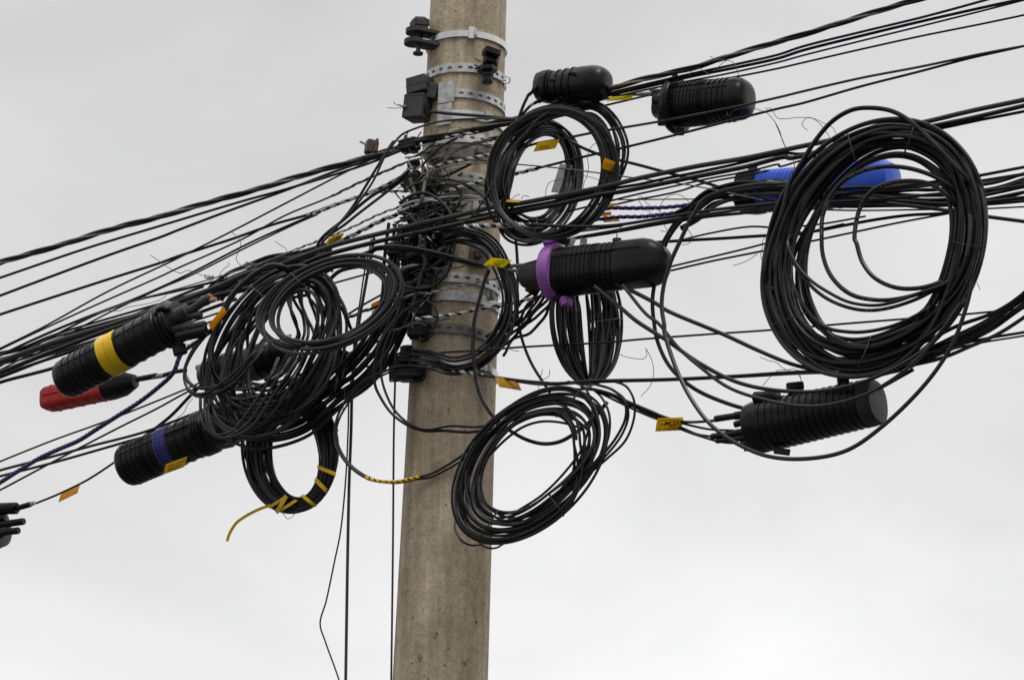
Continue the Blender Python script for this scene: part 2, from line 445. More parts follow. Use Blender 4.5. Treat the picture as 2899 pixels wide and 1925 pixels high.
def coil(label, outer, inner, turns, r, d, s, seed, ties=(), spread=.02, mt='cable_black', loops=(), noise=.18, piv=None, group='coils of spare cable', mixg=.0):
    """outer/inner: (cx, cy, A, B, degrees up-right) in source pixels."""
    rg = random.Random(seed)
    if piv is None: piv = outer[0]
    def el(e, w):
        a = math.radians(e[4]); x, y = e[2] * math.cos(w), e[3] * math.sin(w)
        return e[0] + x * math.cos(a) - y * math.sin(a), e[1] - (x * math.sin(a) + y * math.cos(a))
    kn = 5
    base = [(i + .5) / turns for i in range(turns)]; rg.shuffle(base)
    T_, D_ = [], []
    for i in range(turns):
        for j in range(kn):
            T_.append(min(1.03, max(-.03, base[i] + rg.uniform(-noise, noise)))); D_.append(rg.uniform(-1, 1))
    T_.append(T_[-1]); D_.append(D_[-1])
    per = math.pi * (outer[2] + outer[3]); ns = max(40, int(per / 11))
    root = empty('cable_coil', P(outer[0], outer[1], d, s, piv), label, 'cable coil', group)
    def pt(w_turn):
        t = w_turn * kn; a = min(int(t), len(T_) - 2); f = t - a; f = f * f * (3 - 2 * f)
        tt = T_[a] * (1 - f) + T_[a + 1] * f; dd = D_[a] * (1 - f) + D_[a + 1] * f
        w = 2 * math.pi * w_turn + seed
        a1, a2 = el(inner, w), el(outer, w)
        return P(a1[0] + (a2[0] - a1[0]) * tt, a1[1] + (a2[1] - a1[1]) * tt, d + dd * spread, s, piv)
    g = Geo()
    pts = [pt(i / ns) for i in range(int(turns * ns))]
    for i in range(turns):
        q = pts[i * ns:(i + 1) * ns + 1]
        tube(g, q, [r * K(p) for p in q], mt if rg.random() > .45 else rg.choice(JACKETS), 8)
    g.build('coiled_cable', root)
    for lp in loops:
        g = Geo(); sm = sample(px(lp[0])); n_ = len(sm); e_ = max(6, n_ // 8)
        p3 = [P(q[0], q[1], d + lp[1] + .10 * max(0, 1 - min(i, n_ - 1 - i) / e_) ** 1.5, s, piv) for i, q in enumerate(sm)]
        tube(g, p3, [(lp[2] if len(lp) > 2 else r) * K(p) for p in p3], lp[3] if len(lp) > 3 else mt, 8)
        g.build('loose_loop', root)
    for i_, lp in enumerate(loops):
        if r < 6 or i_ not in (1, 2, 4): continue
        g = Geo(); p3 = to3(lp[0], d + lp[1], s, piv, 3); rr = lp[2] if len(lp) > 2 else r
        for j in range(len(p3) // 4, len(p3) * 3 // 4 - 2, 2):
            if rg.random() < .35 or (j // 26) % 3 == 0: continue
            o = (CAM - p3[j]).normalized() * (rr * K(p3[j]) * .93)
            tube(g, [p3[j] + o, p3[j].lerp(p3[j + 1], rg.uniform(.4, .8)) + o], .9 * K(p3[j]), 'white_label', 5)
        g.build('jacket_print', root)
    for w_ in ties:
        w = math.radians(w_); a1, a2 = el(inner, w), el(outer, w)
        A_, B_ = Vector((a1[0], a1[1])), Vector((a2[0], a2[1]))
        c_, h_ = (A_ + B_) / 2, (B_ - A_) * .56
        g = Geo(); ring = []
        for j in range(25):
            q = 2 * math.pi * j / 24
            x = c_ + h_ * math.cos(q) + Vector((0, 3 * math.sin(2 * q)))
            ring.append(P(x.x, x.y, d + (spread + .03) * math.sin(q), s, piv))
        tube(g, ring, 1.6 * K(ring[0]), 'plastic_dark', 6)
        g.build('cable_tie', root)
    return root

# ------------------------------------------------------------------ ground and pole
g = Geo()
E_ = 3000
g.grid([[Vector((-E_, -E_, 0)), Vector((E_, -E_, 0))], [Vector((-E_, E_, 0)), Vector((E_, E_, 0))]], 'asphalt', False, False, False)
gr = g.build('ground', origin=(0, 0, 0)); gr['kind'] = 'structure'

AX0 = P(1080.5 * 1.2279, 0, 0, 0); AX1 = P(1015 * 1.2279, 1568 * 1.2279, 0, 0)
RT, RB = 87.5 * 1.2279 * K(AX0), 110 * 1.2279 * K(AX1)
def axis(z):
    t = (z - AX0.z) / (AX1.z - AX0.z)
    return AX0.lerp(AX1, t), RT + (RB - RT) * t
ADIR = (AX0 - AX1).normalized()
g = Geo(); rows = []
for i in range(60):
    z = 11.2 * i / 59
    c, r = axis(z)
    rows.append([c + Vector((math.cos(2 * math.pi * j / 72) * r, math.sin(2 * math.pi * j / 72) * r, -ADIR.x * math.cos(2 * math.pi * j / 72) * r)) for j in range(72)])
g.grid(rows, 'concrete')
tag(g.build('utility_pole', origin=axis(0)[0]), 'tall tapering round concrete pole carrying all the cables', 'pole')

def front_z(v):
    """Height on the axis whose front face shows at picture row v."""
    lo, hi = 3.0, 9.0
    for _ in range(40):
        z = (lo + hi) / 2; c, r = axis(z); p = c + Vector((0, -r, 0)) - CAM
        vv = H_SRC / 2 - p.dot(CY) / p.dot(CZ) * F_SRC
        if vv > v: lo = z
        else: hi = z
    return z
def ring_pt(z, w, off, tilt=0.0, dz=0.0):
    c, r = axis(z + dz)
    x, y = math.cos(w) * (r + off), math.sin(w) * (r + off)
    return c + Vector((x, y, -ADIR.x * x + tilt * x))
def band(name, v, h, w0, w1, label, mt, holes=False, off=.004, tilt=0.0, th=.003, extra=None, group='steel bands round the pole'):
    """Strap round the pole at picture row v, h pixels tall, from angle w0 to w1 in degrees (270 faces the camera)."""
    z = front_z(v); hh = h * 14.2 / F_SRC / 2 / math.cos(PITCH)
    g = Geo(); a0, a1 = math.radians(w0), math.radians(w1)
    k = g.mi(mt)
    if not holes:
        n = max(8, int((w1 - w0) / 4))
        rows = []
        for i in range(n + 1):
            w = a0 + (a1 - a0) * i / n
            rows.append([ring_pt(z, w, off, tilt, -hh), ring_pt(z, w, off + th, tilt, -hh), ring_pt(z, w, off + th, tilt, hh), ring_pt(z, w, off, tilt, hh)])
        g.grid(rows, mt)
    else:
        r = axis(z)[1]; cell = 2.05 * hh / r; n = max(1, int(round((a1 - a0) / cell))); cell = (a1 - a0) / n
        for i in range(n):
            c = a0 + cell * (i + .5)
            o8 = [(-1, -1), (0, -1), (1, -1), (1, 0), (1, 1), (0, 1), (-1, 1), (-1, 0)]
            i8 = [(-.36, -.22), (0, -.36), (.36, -.22), (.56, 0), (.36, .24), (0, .36), (-.36, .24), (-.56, 0)]
            b = len(g.v)
            for lay, of in ((0, off + th), (1, off)):
                for q in (o8, i8):
                    for (x, y) in q: g.v.append(ring_pt(z, c + x * cell / 2, of, tilt, y * hh))
            for j in range(8):
                j2 = (j + 1) % 8
                g.f += [(b + j, b + j2, b + 8 + j2, b + 8 + j), (b + 8 + j, b + 8 + j2, b + 24 + j2, b + 24 + j), (b + j2, b + j, b + 16 + j, b + 16 + j2)]
                g.m += [k, k, k]
    o = g.build(name, origin=axis(z)[0])
    tag(o, label, 'pole band', group)
    return o, z
def pole_plate(u, v, w, h, dep, yaw, mt, parent, off=.0):
    """Flat plate lying on the pole face at picture point (u,v)."""
    g = Geo()
    z = front_z(v); c, r = axis(z)
    x = P(u, v, -.16, 0).x - c.x
    x = max(-r * .99, min(r * .99, x)); w_ = math.asin(x / r)
    p = Vector((c.x + math.sin(w_) * (r + .012 + off), c.y - math.cos(w_) * (r + .012 + off), P(u, v, -math.cos(w_) * r, 0).z))
    k = K(p) / 2; R = Matrix.Rotation(w_ + math.radians(yaw), 3, 'Z')
    box(g, p, R @ Vector((w * k, 0, 0)), R @ Vector((0, dep * k, 0)), Vector((ADIR.x * h * k, 0, h * k)), mt, .2)
    return g, p
b1, z1 = band('steel_band', 97, 18, 150, 392, 'smooth bright steel strap with a buckle, topmost band on the pole', 'bright_steel', tilt=.0)
g, p = pole_plate(1334, 97, 17, 35, 5, 0, 'bright_steel', b1); g.build('buckle', b1)
g, p = pole_plate(1344, 98, 9, 22, 9, 0, 'galvanised', b1, .006); g.build('buckle_clip', b1)
b2, _ = band('steel_band', 193, 26, 170, 372, 'perforated steel band behind the small black clamp, second from the top', 'galvanised', True)
b3, _ = band('steel_band', 266, 25, 247, 380, 'perforated steel band running right from the upper grey plate', 'galvanised', True, tilt=-.05)
g, p = pole_plate(1266, 265, 50, 62, 5, 0, 'galvanised', b3, -.004); g.build('plate', b3)
b4, _ = band('steel_band', 326, 26, 240, 375, 'shiny plain steel band crossed by the cable from the lower black box', 'bright_steel')
g, p = pole_plate(1260, 326, 46, 64, 5, 0, 'galvanised', b4, -.006); g.build('plate', b4)
g, p = pole_plate(1375, 330, 18, 22, 12, 0, 'galvanised', b4, 0); g.build('bolt_block', b4)
b5, _ = band('steel_band', 391, 27, 232, 352, 'very bright perforated steel band just above the cable grips', 'bright_steel', True, tilt=.03)
g, p = pole_plate(1378, 395, 18, 46, 14, 0, 'galvanised', b5, .004); g.build('bolt_block', b5)
b6, _ = band('steel_band', 432, 30, 200, 345, 'dull plain steel band with a bolt, under the very bright perforated one', 'dull_steel')
g, p = pole_plate(1352, 432, 20, 20, 20, 0, 'dull_steel', b6, .006); g.build('bolt', b6)
b7, _ = band('steel_band', 499, 28, 190, 350, 'perforated grey steel band just above the orange sleeve', 'galvanised', True, tilt=-.03)
b8, _ = band('steel_band', 545, 34, 190, 350, 'plain grey steel band just below the orange sleeve', 'dull_steel', tilt=-.03)
b9, _ = band('steel_band', 586, 26, 190, 350, 'bright steel band half hidden by the thick black cables', 'galvanised')
g, p = pole_plate(1340, 586, 14, 30, 10, 0, 'bright_steel', b9, .006); g.build('lug', b9)
b10, _ = band('steel_band', 668, 26, 190, 350, 'grey steel band under the white helical grip, nearly hidden', 'galvanised', tilt=-.04)
g, p = pole_plate(1352, 730, 60, 62, 6, 0, 'dull_steel', b10, .0); g.build('plate', b10)
g, p = pole_plate(1345, 726, 22, 22, 20, 0, 'rust', b10, .01); g.build('bolt', b10)
b11, _ = band('steel_band', 786, 28, 190, 366, 'mottled perforated steel band left of the purple clamp', 'galvanised', True, tilt=-.02)
g, p = pole_plate(1408, 806, 14, 26, 16, 0, 'galvanised', b11, .006); g.build('bolt', b11)
b12, _ = band('steel_band', 838, 27, 190, 362, 'wide dull steel band with one slot, above the bare concrete stretch', 'galvanised', tilt=-.02)
g, p = pole_plate(1382, 838, 14, 30, 10, 0, 'dull_steel', b12, .006); g.build('lug', b12)
b13, _ = band('steel_band', 931, 27, 190, 365, 'dark weathered perforated steel band, lowest with slots', 'dull_steel', True, tilt=-.07)
b14, _ = band('steel_band', 1027, 18, 180, 380, 'narrow bright strap seen inside the cable ring, lowest band on the pole', 'bright_steel')
g, p = pole_plate(1373, 1046, 14, 24, 12, 0, 'galvanised', b14, .01); g.build('bolt', b14)
# bolt hanging off the second band
root = empty('eye_bolt', P(1430, 224, -.02, 0), 'galvanised eye bolt on the right edge of the perforated second band', 'bolt')
g = Geo(); rod(g, 'C 1330,735 1400,742', 2.6, -.08, 0, 'galvanised'); g.build('shank', root)
g = Geo(); p3 = [P(q[0], q[1], -.06, 0) for q in sample(px('C 1400,700 1430,712 1445,735 1435,762 1410,770 1385,760'), 3)]
tube(g, p3, 2.4 * K(p3[0]), 'galvanised', 8); g.build('eye', root)

# ------------------------------------------------------------------ clamps and boxes on the pole
FIT = 'clamps and boxes bolted to the pole'
root = empty('suspension_clamp', P(1190, 90, -.06, 0), 'black bracket clamp with a hanging bolt, left end of the topmost strap', 'clamp', FIT)
for y in ('C 790,335 660,312 575,292', 'C 795,442 660,408 560,392'):
    q = px(y); g = Geo(); a, b, c = [P(t[0], t[1], -.07, 0) for t in q]
    ax = (c - a); pbx = (a + c) / 2
    box(g, pbx, ax * .52, Vector((0, .035, 0)), Vector((0, 0, .0075)), 'plastic_dark', .3); g.build('bracket_arm', root)
    g = Geo(); tube(g, [c + Vector((0, 0, -.008)), c + Vector((0, 0, .008))], .036, 'plastic_dark', 20); g.build('arm_end', root)
g = Geo(); pbox(g, *px('C 752,392')[0][:2], 18, 50, 40, -.07, 0, 'plastic_dark', rot=4); g.build('back_plate', root)
g = Geo(); pbox(g, *px('C 612,225')[0][:2], 46, 26, 44, -.07, 0, 'plastic_dark', rot=-6, yaw=25, bev=.35)
pbox(g, *px('C 608,268')[0][:2], 40, 18, 40, -.07, 0, 'plastic_dark', rot=-6, yaw=25, bev=.35); g.build('clamp_head', root)
g = Geo(); pbox(g, *px('C 604,190')[0][:2], 34, 12, 34, -.07, 0, 'plastic_dark', rot=-6, yaw=25, bev=.4); g.build('keeper', root)
g = Geo(); rod(g, 'C 603,290 600,385', 10.5, -.07, 0, 'plastic_dark'); rod(g, 'C 603,325 602,335', 13, -.07, 0, 'plastic_dark'); g.build('spacer', root)
g = Geo(); rod(g, 'C 600,390 597,495', 6.5, -.07, 0, 'dull_steel'); g.build('bolt_shank', root)
g = Geo(); rod(g, 'C 597,488 596,504', 14.5, -.07, 0, 'plastic_dark', 20); g.build('bolt_head', root)

root = empty('suspension_clamp', P(1382, 190, -.2, 0), 'small black clamp with a round bolt head over the perforated second band', 'clamp', FIT)
g = Geo(); pbox(g, *px('C 1273,490')[0][:2], 46, 22, 40, -.19, 0, 'rubber_black', rot=10, yaw=20, bev=.3); g.build('keeper', root)
g = Geo(); pbox(g, *px('C 1262,555')[0][:2], 36, 30, 36, -.17, 0, 'rubber_black', rot=8, yaw=20, bev=.25)
pbox(g, *px('C 1300,560')[0][:2], 24, 40, 20, -.16, 0, 'plastic_dark', rot=10, bev=.25); g.build('clamp_body', root)
g = Geo(); rod(g, 'C 1235,628 1236,660', 30, -.19, 0, 'rubber_black', 6); g.build('flange', root)
g = Geo(); rod(g, 'C 1236,660 1236,770', 13, -.19, 0, 'rubber_black', 18); rod(g, 'C 1236,690 1236,702', 17, -.19, 0, 'plastic_dark', 18); rod(g, 'C 1236,742 1236,765', 16, -.19, 0, 'rubber_black', 18); g.build('bolt_head', root)
g = Geo(); rod(g, 'C 1120,540 1180,575', 2, -.2, 0, 'wire'); rod(g, 'C 1115,600 1180,620', 2.5, -.2, 0, 'wire'); rod(g, 'C 1120,635 1190,600', 3, -.2, 0, 'wire'); g.build('twisted_wire', root)

for nm, uv, w, h, dep, lab, rot in (('anchor_box', 'C 628,805', 62, 48, 66, 'grey moulded clamp box left of the upper steel plate, upper of the two', -3), ('anchor_box', 'C 600,1000', 66, 70, 62, 'grey moulded clamp box with bare wire ends, lower of the two', 8)):
    u, v, _ = px(uv)[0]
    root = empty(nm, P(u, v, -.08, 0), lab, 'clamp box', FIT)
    g = Geo(); pbox(g, u, v, w, h, dep, -.08, 0, 'plastic_grey', rot=rot, yaw=-32, bev=.06); g.build('body', root)
    R = Matrix.Rotation(math.radians(-32), 3, 'Z') @ Matrix.Rotation(math.radians(rot), 3, 'Y')
    c = P(u, v, -.08, 0); k = K(c) / 2
    # lid joint and the round cable entry on the end that faces the pole
    g = Geo(); box(g, c + R @ Vector((0, 0, h * k * (.82 if 'lower' in lab else -.05))), R @ Vector((w * k * 1.025, 0, 0)), R @ Vector((0, dep * k * 1.025, 0)), R @ Vector((0, 0, 1.2 * k)), 'plastic_dark', .3); g.build('lid_seam', root)
    e = R @ Vector((0, -1, 0)); c2 = c + R @ Vector((w * k * .35, 0, h * k * .0))
    e = R @ Vector((1, 0, 0)); c3 = c + e * (w * k)
    g = Geo(); tube(g, [c3 - e * .002, c3 + e * .004], min(h, dep) * k * .72, 'plastic_dark', 24); g.build('cable_entry', root)
    if 'lower' in lab:
        g = Geo(); rod(g, 'C 490,985 455,985', 4.5, -.1, 0, 'copper'); g.build('copper_core', root)
        for wv in ('C 462,990 400,1000 315,995', 'C 458,985 420,975 385,960 372,938', 'C 458,980 430,968 412,966'):
            g = Geo(); rod(g, wv, 1.1, -.1, 0, 'wire', 6); g.build('wire_end', root)
    else:
        g = Geo(); pbox(g, *px('C 745,855')[0][:2], 28, 46, 40, -.1, 0, 'plastic_grey', rot=14, yaw=-20, bev=.15); g.build('side_block', root)
cable('short black cable from the lower grey box across the shiny plain band', 'C 715,1030 900,1050 1200,1072 1380,1090 1500,1100', 5, -.19, .2, name='cable')

root = empty('split_bolt', P(1052, 415, -.2), 'brown split bolt connector with a blue tip on the messenger cable', 'connector')
g = Geo(); pbox(g, *px('D 168,385')[0][:2], 34, 42, 30, -.2, .6, 'brown_clamp', rot=8, yaw=20, bev=.25); g.build('clamp_body', root)
g = Geo(); rod(g, 'D 65,330 140,368', 3.4, -.22, .6, 'strand_steel'); g.build('stud', root)
g = Geo(); pbox(g, *px('D 220,328')[0][:2], 9, 11, 10, -.22, .6, 'blue_plastic', bev=.4); g.build('tip', root)
g = Geo(); pbox(g, *px('D 200,375')[0][:2], 6, 38, 34, -.215, .6, 'rust', rot=8, yaw=20); g.build('jaw', root)

def dark_clamp(c, w, h, d, lab, rot=-10, seed=0, bolt=True):
    rg = random.Random(seed)
    u, v, _ = px(c)[0]
    root = empty('wedge_clamp', P(u, v, d), lab, 'clamp', FIT)
    g = Geo(); pbox(g, u, v, w, h, w * .7, d, .6, 'rubber_black', rot=rot, yaw=-15, bev=.3); g.build('body', root)
    for i in range(3):
        g = Geo(); pbox(g, u - w * .12, v - h * .25 + i * h * .25, w * .8, h * .1, w * .8, d, .6, 'plastic_dark', rot=rot, yaw=-15, bev=.4); g.build('jaw', root)
    if bolt:
        g = Geo(); a = P(u - w * .2, v - h * .75, d - .01); b = P(u - w * .2, v + h * .65, d - .01)
        tube(g, [a, b], w * .09 * K(a), 'dull_steel', 10); g.build('bolt', root)
    g = Geo(); q = [P(u + w * (.2 + .25 * math.cos(t)), v + h * (.55 * math.sin(t)), d - .02) for t in [i * .3 for i in range(14)]]
    tube(g, q, h * .1 * K(q[0]), 'rubber_black', 8); g.build('bail', root)
    return root
dark_clamp('D 520,365', 56, 38, -.2, 'black wedge clamp gripping the messenger cable beside the pole', -8, 1)
dark_clamp('D 560,540', 34, 24, -.15, 'black clamp beside the pole, between two tangles of grips', -8, 2, False)
dark_clamp('D 545,690', 58, 46, -.15, 'black bolted clamp under the sleeve cable, beside the pole', -14, 3)
dark_clamp('D 700,760', 50, 36, -.17, 'grey dusted clamp in front of the pole beside the orange sleeve', -8, 4, False)
dark_clamp('J 440,100', 70, 48, -.15, 'black toothed clamp in the tangle above the yellow warning bits', 6, 5, False)
dark_clamp('J 620,650', 60, 44, -.2, 'black ridged clamp at the left ends of the long brown grip', 4, 6, False)
dark_clamp('J 610,830', 62, 52, -.2, 'black block clamp beside the dark weathered perforated band', 4, 7, False)
dark_clamp('S 720,560', 34, 26, -.19, 'small black clamp just above the rusty plate', 0, 8, False)
dark_clamp('S 830,1080', 84, 40, -.19, 'black clamp under the twisted white and black grip', 4, 9, False)
dark_clamp('S 780,740', 56, 40, -.18, 'black clamp wrapped by a grey rod beside the rusty plate', 2, 10, False)

# rusty plate with holes
root = empty('rusty_plate', P(*px('S 460,950')[0][:2], -.1), 'flat rusty steel plate with corner holes left of the pole', 'steel plate', FIT)
g = Geo()
q = [px('S 315,640')[0], px('S 590,625')[0], px('S 605,1250')[0], px('S 340,1265')[0]]
c4 = [P(t[0], t[1], -.12) for t in q]
def bil(x, y): return c4[0].lerp(c4[1], x).lerp(c4[3].lerp(c4[2], x), y)
k = g.mi('rust'); nrm = (c4[1] - c4[0]).cross(c4[3] - c4[0]).normalized() * .004
def cell(x0, x1, y0, y1, hole):
    o8 = [(-1, -1), (0, -1), (1, -1), (1, 0), (1, 1), (0, 1), (-1, 1), (-1, 0)]
    cx_, cy_ = (x0 + x1) / 2, (y0 + y1) / 2
    for sg in (1, -1):
        b = len(g.v)
        for a_, b_ in o8: g.v.append(bil(cx_ + a_ * (x1 - x0) / 2, cy_ + b_ * (y1 - y0) / 2) + nrm * sg)
        if hole:
            for j in range(8):
                w = math.pi * (j / 4 - .75); g.v.append(bil(cx_ + .075 * math.cos(w), cy_ + .034 * math.sin(w)) + nrm * sg)
            for j in range(8): g.f.append((b + j, b + (j + 1) % 8, b + 8 + (j + 1) % 8, b + 8 + j)); g.m.append(k)
        else: g.f.append(tuple(range(b, b + 8))); g.m.append(k)
xs, ys = [0, .38, .62, 1], [0, .12, .88, 1]
for i in range(3):
    for j in range(3): cell(xs[i], xs[i + 1], ys[j], ys[j + 1], i != 1 and j != 1)
g.build('plate', root)
g = Geo(); pbox(g, *px('S 470,960')[0][:2], 10, 74, 6, -.13, .6, 'rust', rot=1); g.build('rib', root)

# ------------------------------------------------------------------ cables: left side
FAR = 7.0
root_m = empty('messenger_cable', P(*px('B 1900,430')[0][:2], -.2), 'steel strand twisted with two black cables, topmost line on both sides', 'cable', CABLES)
mp3 = to3('A -60,490 0,468 290,385 600,290 1000,170 1500,35 B 0,975 500,835 1000,690 1500,545 1900,430 2060,385 D 470,360 650,310 1000,235 1400,140 1700,85 E 0,735 250,640 500,570 700,505 1000,420 1500,300 1800,205 2359,42 O 500,295 1000,140 1500,-10 1900,-120', -.21, .6)
mp3 = extend(mp3, (FAR, FAR))
for ph, rr, R, nm, mt in ((0, 3.4, 4.6, 'steel_strand', 'strand_steel'), (2.2, 5.0, 4.6, 'black_cable', 'cable_black'), (4.2, 5.0, 4.6, 'black_cable', 'cable_black')):
    k_ = K(mp3[len(mp3) // 2]); q = resample(mp3, 12 * k_); T, N, B = frames(q); pts = []
    off = .6
    for i, p in enumerate(q):
        w = 2 * math.pi * i * 12 / 350 + ph + off; pts.append(p + N[i] * (R * K(p) * math.cos(w)) + B[i] * (R * K(p) * math.sin(w)))
    g = Geo()
    if nm == 'steel_strand': helix(g, pts, rr * .55, rr * .55, 26, [0, math.pi / 2, math.pi, 4.71], mt, 6)
    else: tube(g, pts, [rr * K(p) for p in pts], mt, 8)
    g.build(nm, root_m)

cable('black cable second from the top at the left edge', 'A -60,625 0,607 800,335 1500,122 B 0,1060 600,880 1000,770 1500,620 1800,520 2000,440 2100,400', 3.8, -.18, ext=(FAR, 0))
cable('black cable third from the top at the left edge', 'A -60,795 0,772 1000,400 1500,225 B 0,1150 500,960 1000,780 1500,590 1900,460 2080,405', 4.1, -.16, ext=(FAR, 0))
cable('black cable fourth from the top at the left edge, ending in a long silver grip', 'A -60,965 0,945 1000,620 1500,462 B 0,1390 500,1230 900,1090 1200,1005 1500,895 1750,810 1900,745 2150,605', 4.2, -.12, ext=(FAR, 0), grips=[('B 1190,0 2060,0', 'grip', 1.6)])
cable('thin black cable climbing to the brown split bolt from the lower left edge', 'A -60,1290 0,1258 400,1060 1000,730 1600,445 B 500,1160 1000,900 1500,640 1800,490 1950,405', 2.8, -.14, ext=(FAR, 0))
cable('thin black cable with a twisted grip under the split bolt', 'A -60,1300 0,1268 700,940 1500,585 B 0,1500 600,1230 1000,1010 1400,845 1700,700 2000,570 2160,505 2300,480', 2.8, -.1, ext=(FAR, 0), grips=[('B 1400,0 2100,0', 'grip', 1.3, 'dull_rod', 46)])
cable('thin black cable running to the bolted clamp with a silver grip', 'A -60,1455 0,1420 400,1190 900,940 1300,775 B 100,1555 700,1250 1200,1028 1500,900 1800,805 2050,785 2300,800', 3.2, -.15, ext=(FAR, 0), grips=[('B 1250,0 2200,0', 'grip', 1.5)])
cable('thin black cable close under the silver gripped one, left of the pole', 'A -60,1485 0,1455 500,1195 1000,930 1500,695 B 100,1576 700,1276 1100,1086 1300,1000', 2.6, -.13, ext=(FAR, 0))
cable('bare thin strand with a silver grip running over the coils', 'A 900,945 1000,905 1300,800 1600,720 1870,640 2200,540 2359,490 B 1000,1360 1100,1320 1300,1245 1600,1125 1900,985 2200,885 2359,830', 2.0, -.2, mt='dull_rod', grips=[('B 1080,0 2300,0', 'grip', 1.7, 'aluminium_rod', 40)])
cable('black cable along the upper edge of the wrapped bunch, left side', 'A -60,1345 0,1322 300,1180 700,1010 1100,860 1300,800 1600,735 2100,620 H 600,360 900,300 1100,235', 4, -.12, ext=(FAR, 0))
cable('thick black cable from the left edge to the right edge, upper of the front pair', 'A -60,1395 0,1375 500,1200 1000,1045 1500,880 2000,690 2300,560 B 900,1480 1400,1300 1900,1170 2359,1060 D 1000,1000 1300,930 1500,905 1900,830 2359,735 E 1000,1320 1500,1215 2000,1130 2359,1055 O 700,1185 1500,1030 1900,935 2359,838 2600,785', 7.6, -.285, ext=(FAR, FAR))
cable('thick black cable from the left edge to the right edge, lower of the front pair', 'A -60,1505 0,1480 600,1240 1000,1090 1500,920 2000,770 H 800,420 1100,290 B 1300,1400 1800,1262 2359,1140 D 1000,1080 1300,1018 1450,988 1900,905 2300,815 E 850,1440 1500,1310 2000,1210 2359,1122 O 400,1325 700,1260 1500,1078 1900,995 2359,888 2600,832', 7.2, -.29, ext=(FAR, FAR))
cable('medium black cable between the two thick front cables', 'D 100,1290 600,1150 900,1085 1280,985 1450,955 1900,870 2200,800 E 750,1415 1000,1375 1300,1310 1500,1272 1800,1210 2359,1088 O 500,1290 1000,1180 1600,1088 2000,1005 2359,935 2600,880', 4.6, -.275, ext=(0, FAR))
cable('thick black cable passing behind the yellow banded closure', 'A -60,1600 0,1570 500,1435 900,1290 1300,1130 U 400,790 1000,570', 5.4, 0.08, ext=(FAR, 0))
cable('black cable just above the yellow banded closure', 'A -60,1535 0,1512 400,1370 700,1270 1000,1150 1400,990 1750,880 2000,790 H 750,450', 5, 0.02, ext=(FAR, 0))
cable('black cable between the closure ports and the orange tag', 'A 600,1500 1300,1240 U 200,975 560,850 900,735', 3, .06)
cable('black cable under the orange tag beside the closure ports', 'A 700,1560 1500,1250 U 480,985 880,858', 3, .07)
cable('black cable hugging the closure bunch at the left edge', 'A -60,1430 0,1395 300,1290 600,1170 1000,1035 1400,905 1700,800 2000,700 2200,610', 4.6, -.05, ext=(FAR, 0))
g = Geo(); bundle_geo(g, 'A -400,1455 0,1345 200,1300 500,1180 900,1060 1300,960 1700,850 2050,740', 3.6, -.02, .6, 4, 16, .03, 12, ext=(FAR, 0))
tag(g.build('cable_bundle'), 'bunch of black cables lashed together above the yellow banded closure', 'cable bundle', 'cable bundles')

g = Geo(); bundle_geo(g, 'A -400,1590 0,1440 300,1325 700,1190 1100,1060 1500,905 1900,770', 4.4, .03, .6, 4, 22, .03, 13, ext=(FAR, 0))
tag(g.build('cable_bundle'), 'lower bunch of black cables at the left edge, running behind the yellow banded closure', 'cable bundle', 'cable bundles')
# lower left
cable('thin black cable above the purple wrapped one, lower left edge', 'G -60,850 0,825 400,665 800,520 1400,280 1600,190', 2.8, -.08, ext=(FAR, 0))
cable('black cable over the blue ringed closure running to the pole', 'G -60,912 0,892 350,800 700,705 1100,600 1530,440 X -100,1275 350,1140 900,985 1400,805 1640,640 1750,560', 4.2, .02, ext=(FAR, 0))
cable('black cable low on the left, touching the blue ringed closure', 'G -60,955 0,937 400,835 800,722 1050,650 1300,590', 4, .06, ext=(FAR, 0))
cable('thin black cable crossing under the purple wrapped one', 'G -60,1070 0,1042 380,840 600,725 900,570 1200,420 1420,300 1600,220', 3.0, -.1, ext=(FAR, 0))
cable('black cable wrapped in a purple spiral at the left edge', 'G -60,1020 0,985 150,890 300,800 450,730 600,665 750,570 900,475 1050,380 1200,265 1320,150 U 80,1480 300,1310 560,1130 750,980', 5.2, -.14, ext=(FAR, 0), grips=[('G -60,0 1500,0', 'ribbon', 11, 14.5, 'spiral_purple')])
cable('thick black cable rising steeply behind the blue ringed closure', 'G 1080,650 1300,480 1450,325 1600,180', 4.8, .05)
cable('black cable holding the low orange tag, lower left', 'G 1020,740 900,812 800,880 700,945 620,990 430,1080 270,1145 200,1175', 3.2, .02)

# ------------------------------------------------------------------ cables: right side
cable('black cable second from the top at the upper right corner', 'D 640,345 1000,262 1350,190 1700,120 E 300,645 700,545 1000,470 1500,355 1900,270 2300,178 O 500,395 1000,270 1500,150 2000,15 2300,-70', 4.0, -.2, ext=(0, FAR))
cable('black cable third from the top at the upper right corner', 'D 640,330 900,280 1200,205 1500,150 1800,75 E 300,668 700,562 1000,495 1500,380 1900,300 2300,212 O 500,428 1000,303 1500,183 2000,70 2359,-8 2600,-62', 4.6, -.19, ext=(0, FAR))
cable('thinner black cable fourth from the top at the upper right', 'E 0,770 700,590 1300,455 1800,360 2300,248 O 500,470 1000,345 1500,222 2000,97 2359,5 2600,-55', 3, -.17, ext=(0, FAR))
cable('thin single black cable with clear sky on both sides, upper right', 'D 1250,300 1600,225 E 0,800 600,670 1050,565 1700,420 1900,385 2300,305 O 500,530 1000,415 1500,305 2000,205 2359,130 2600,80', 3.2, -.15, ext=(0, FAR))
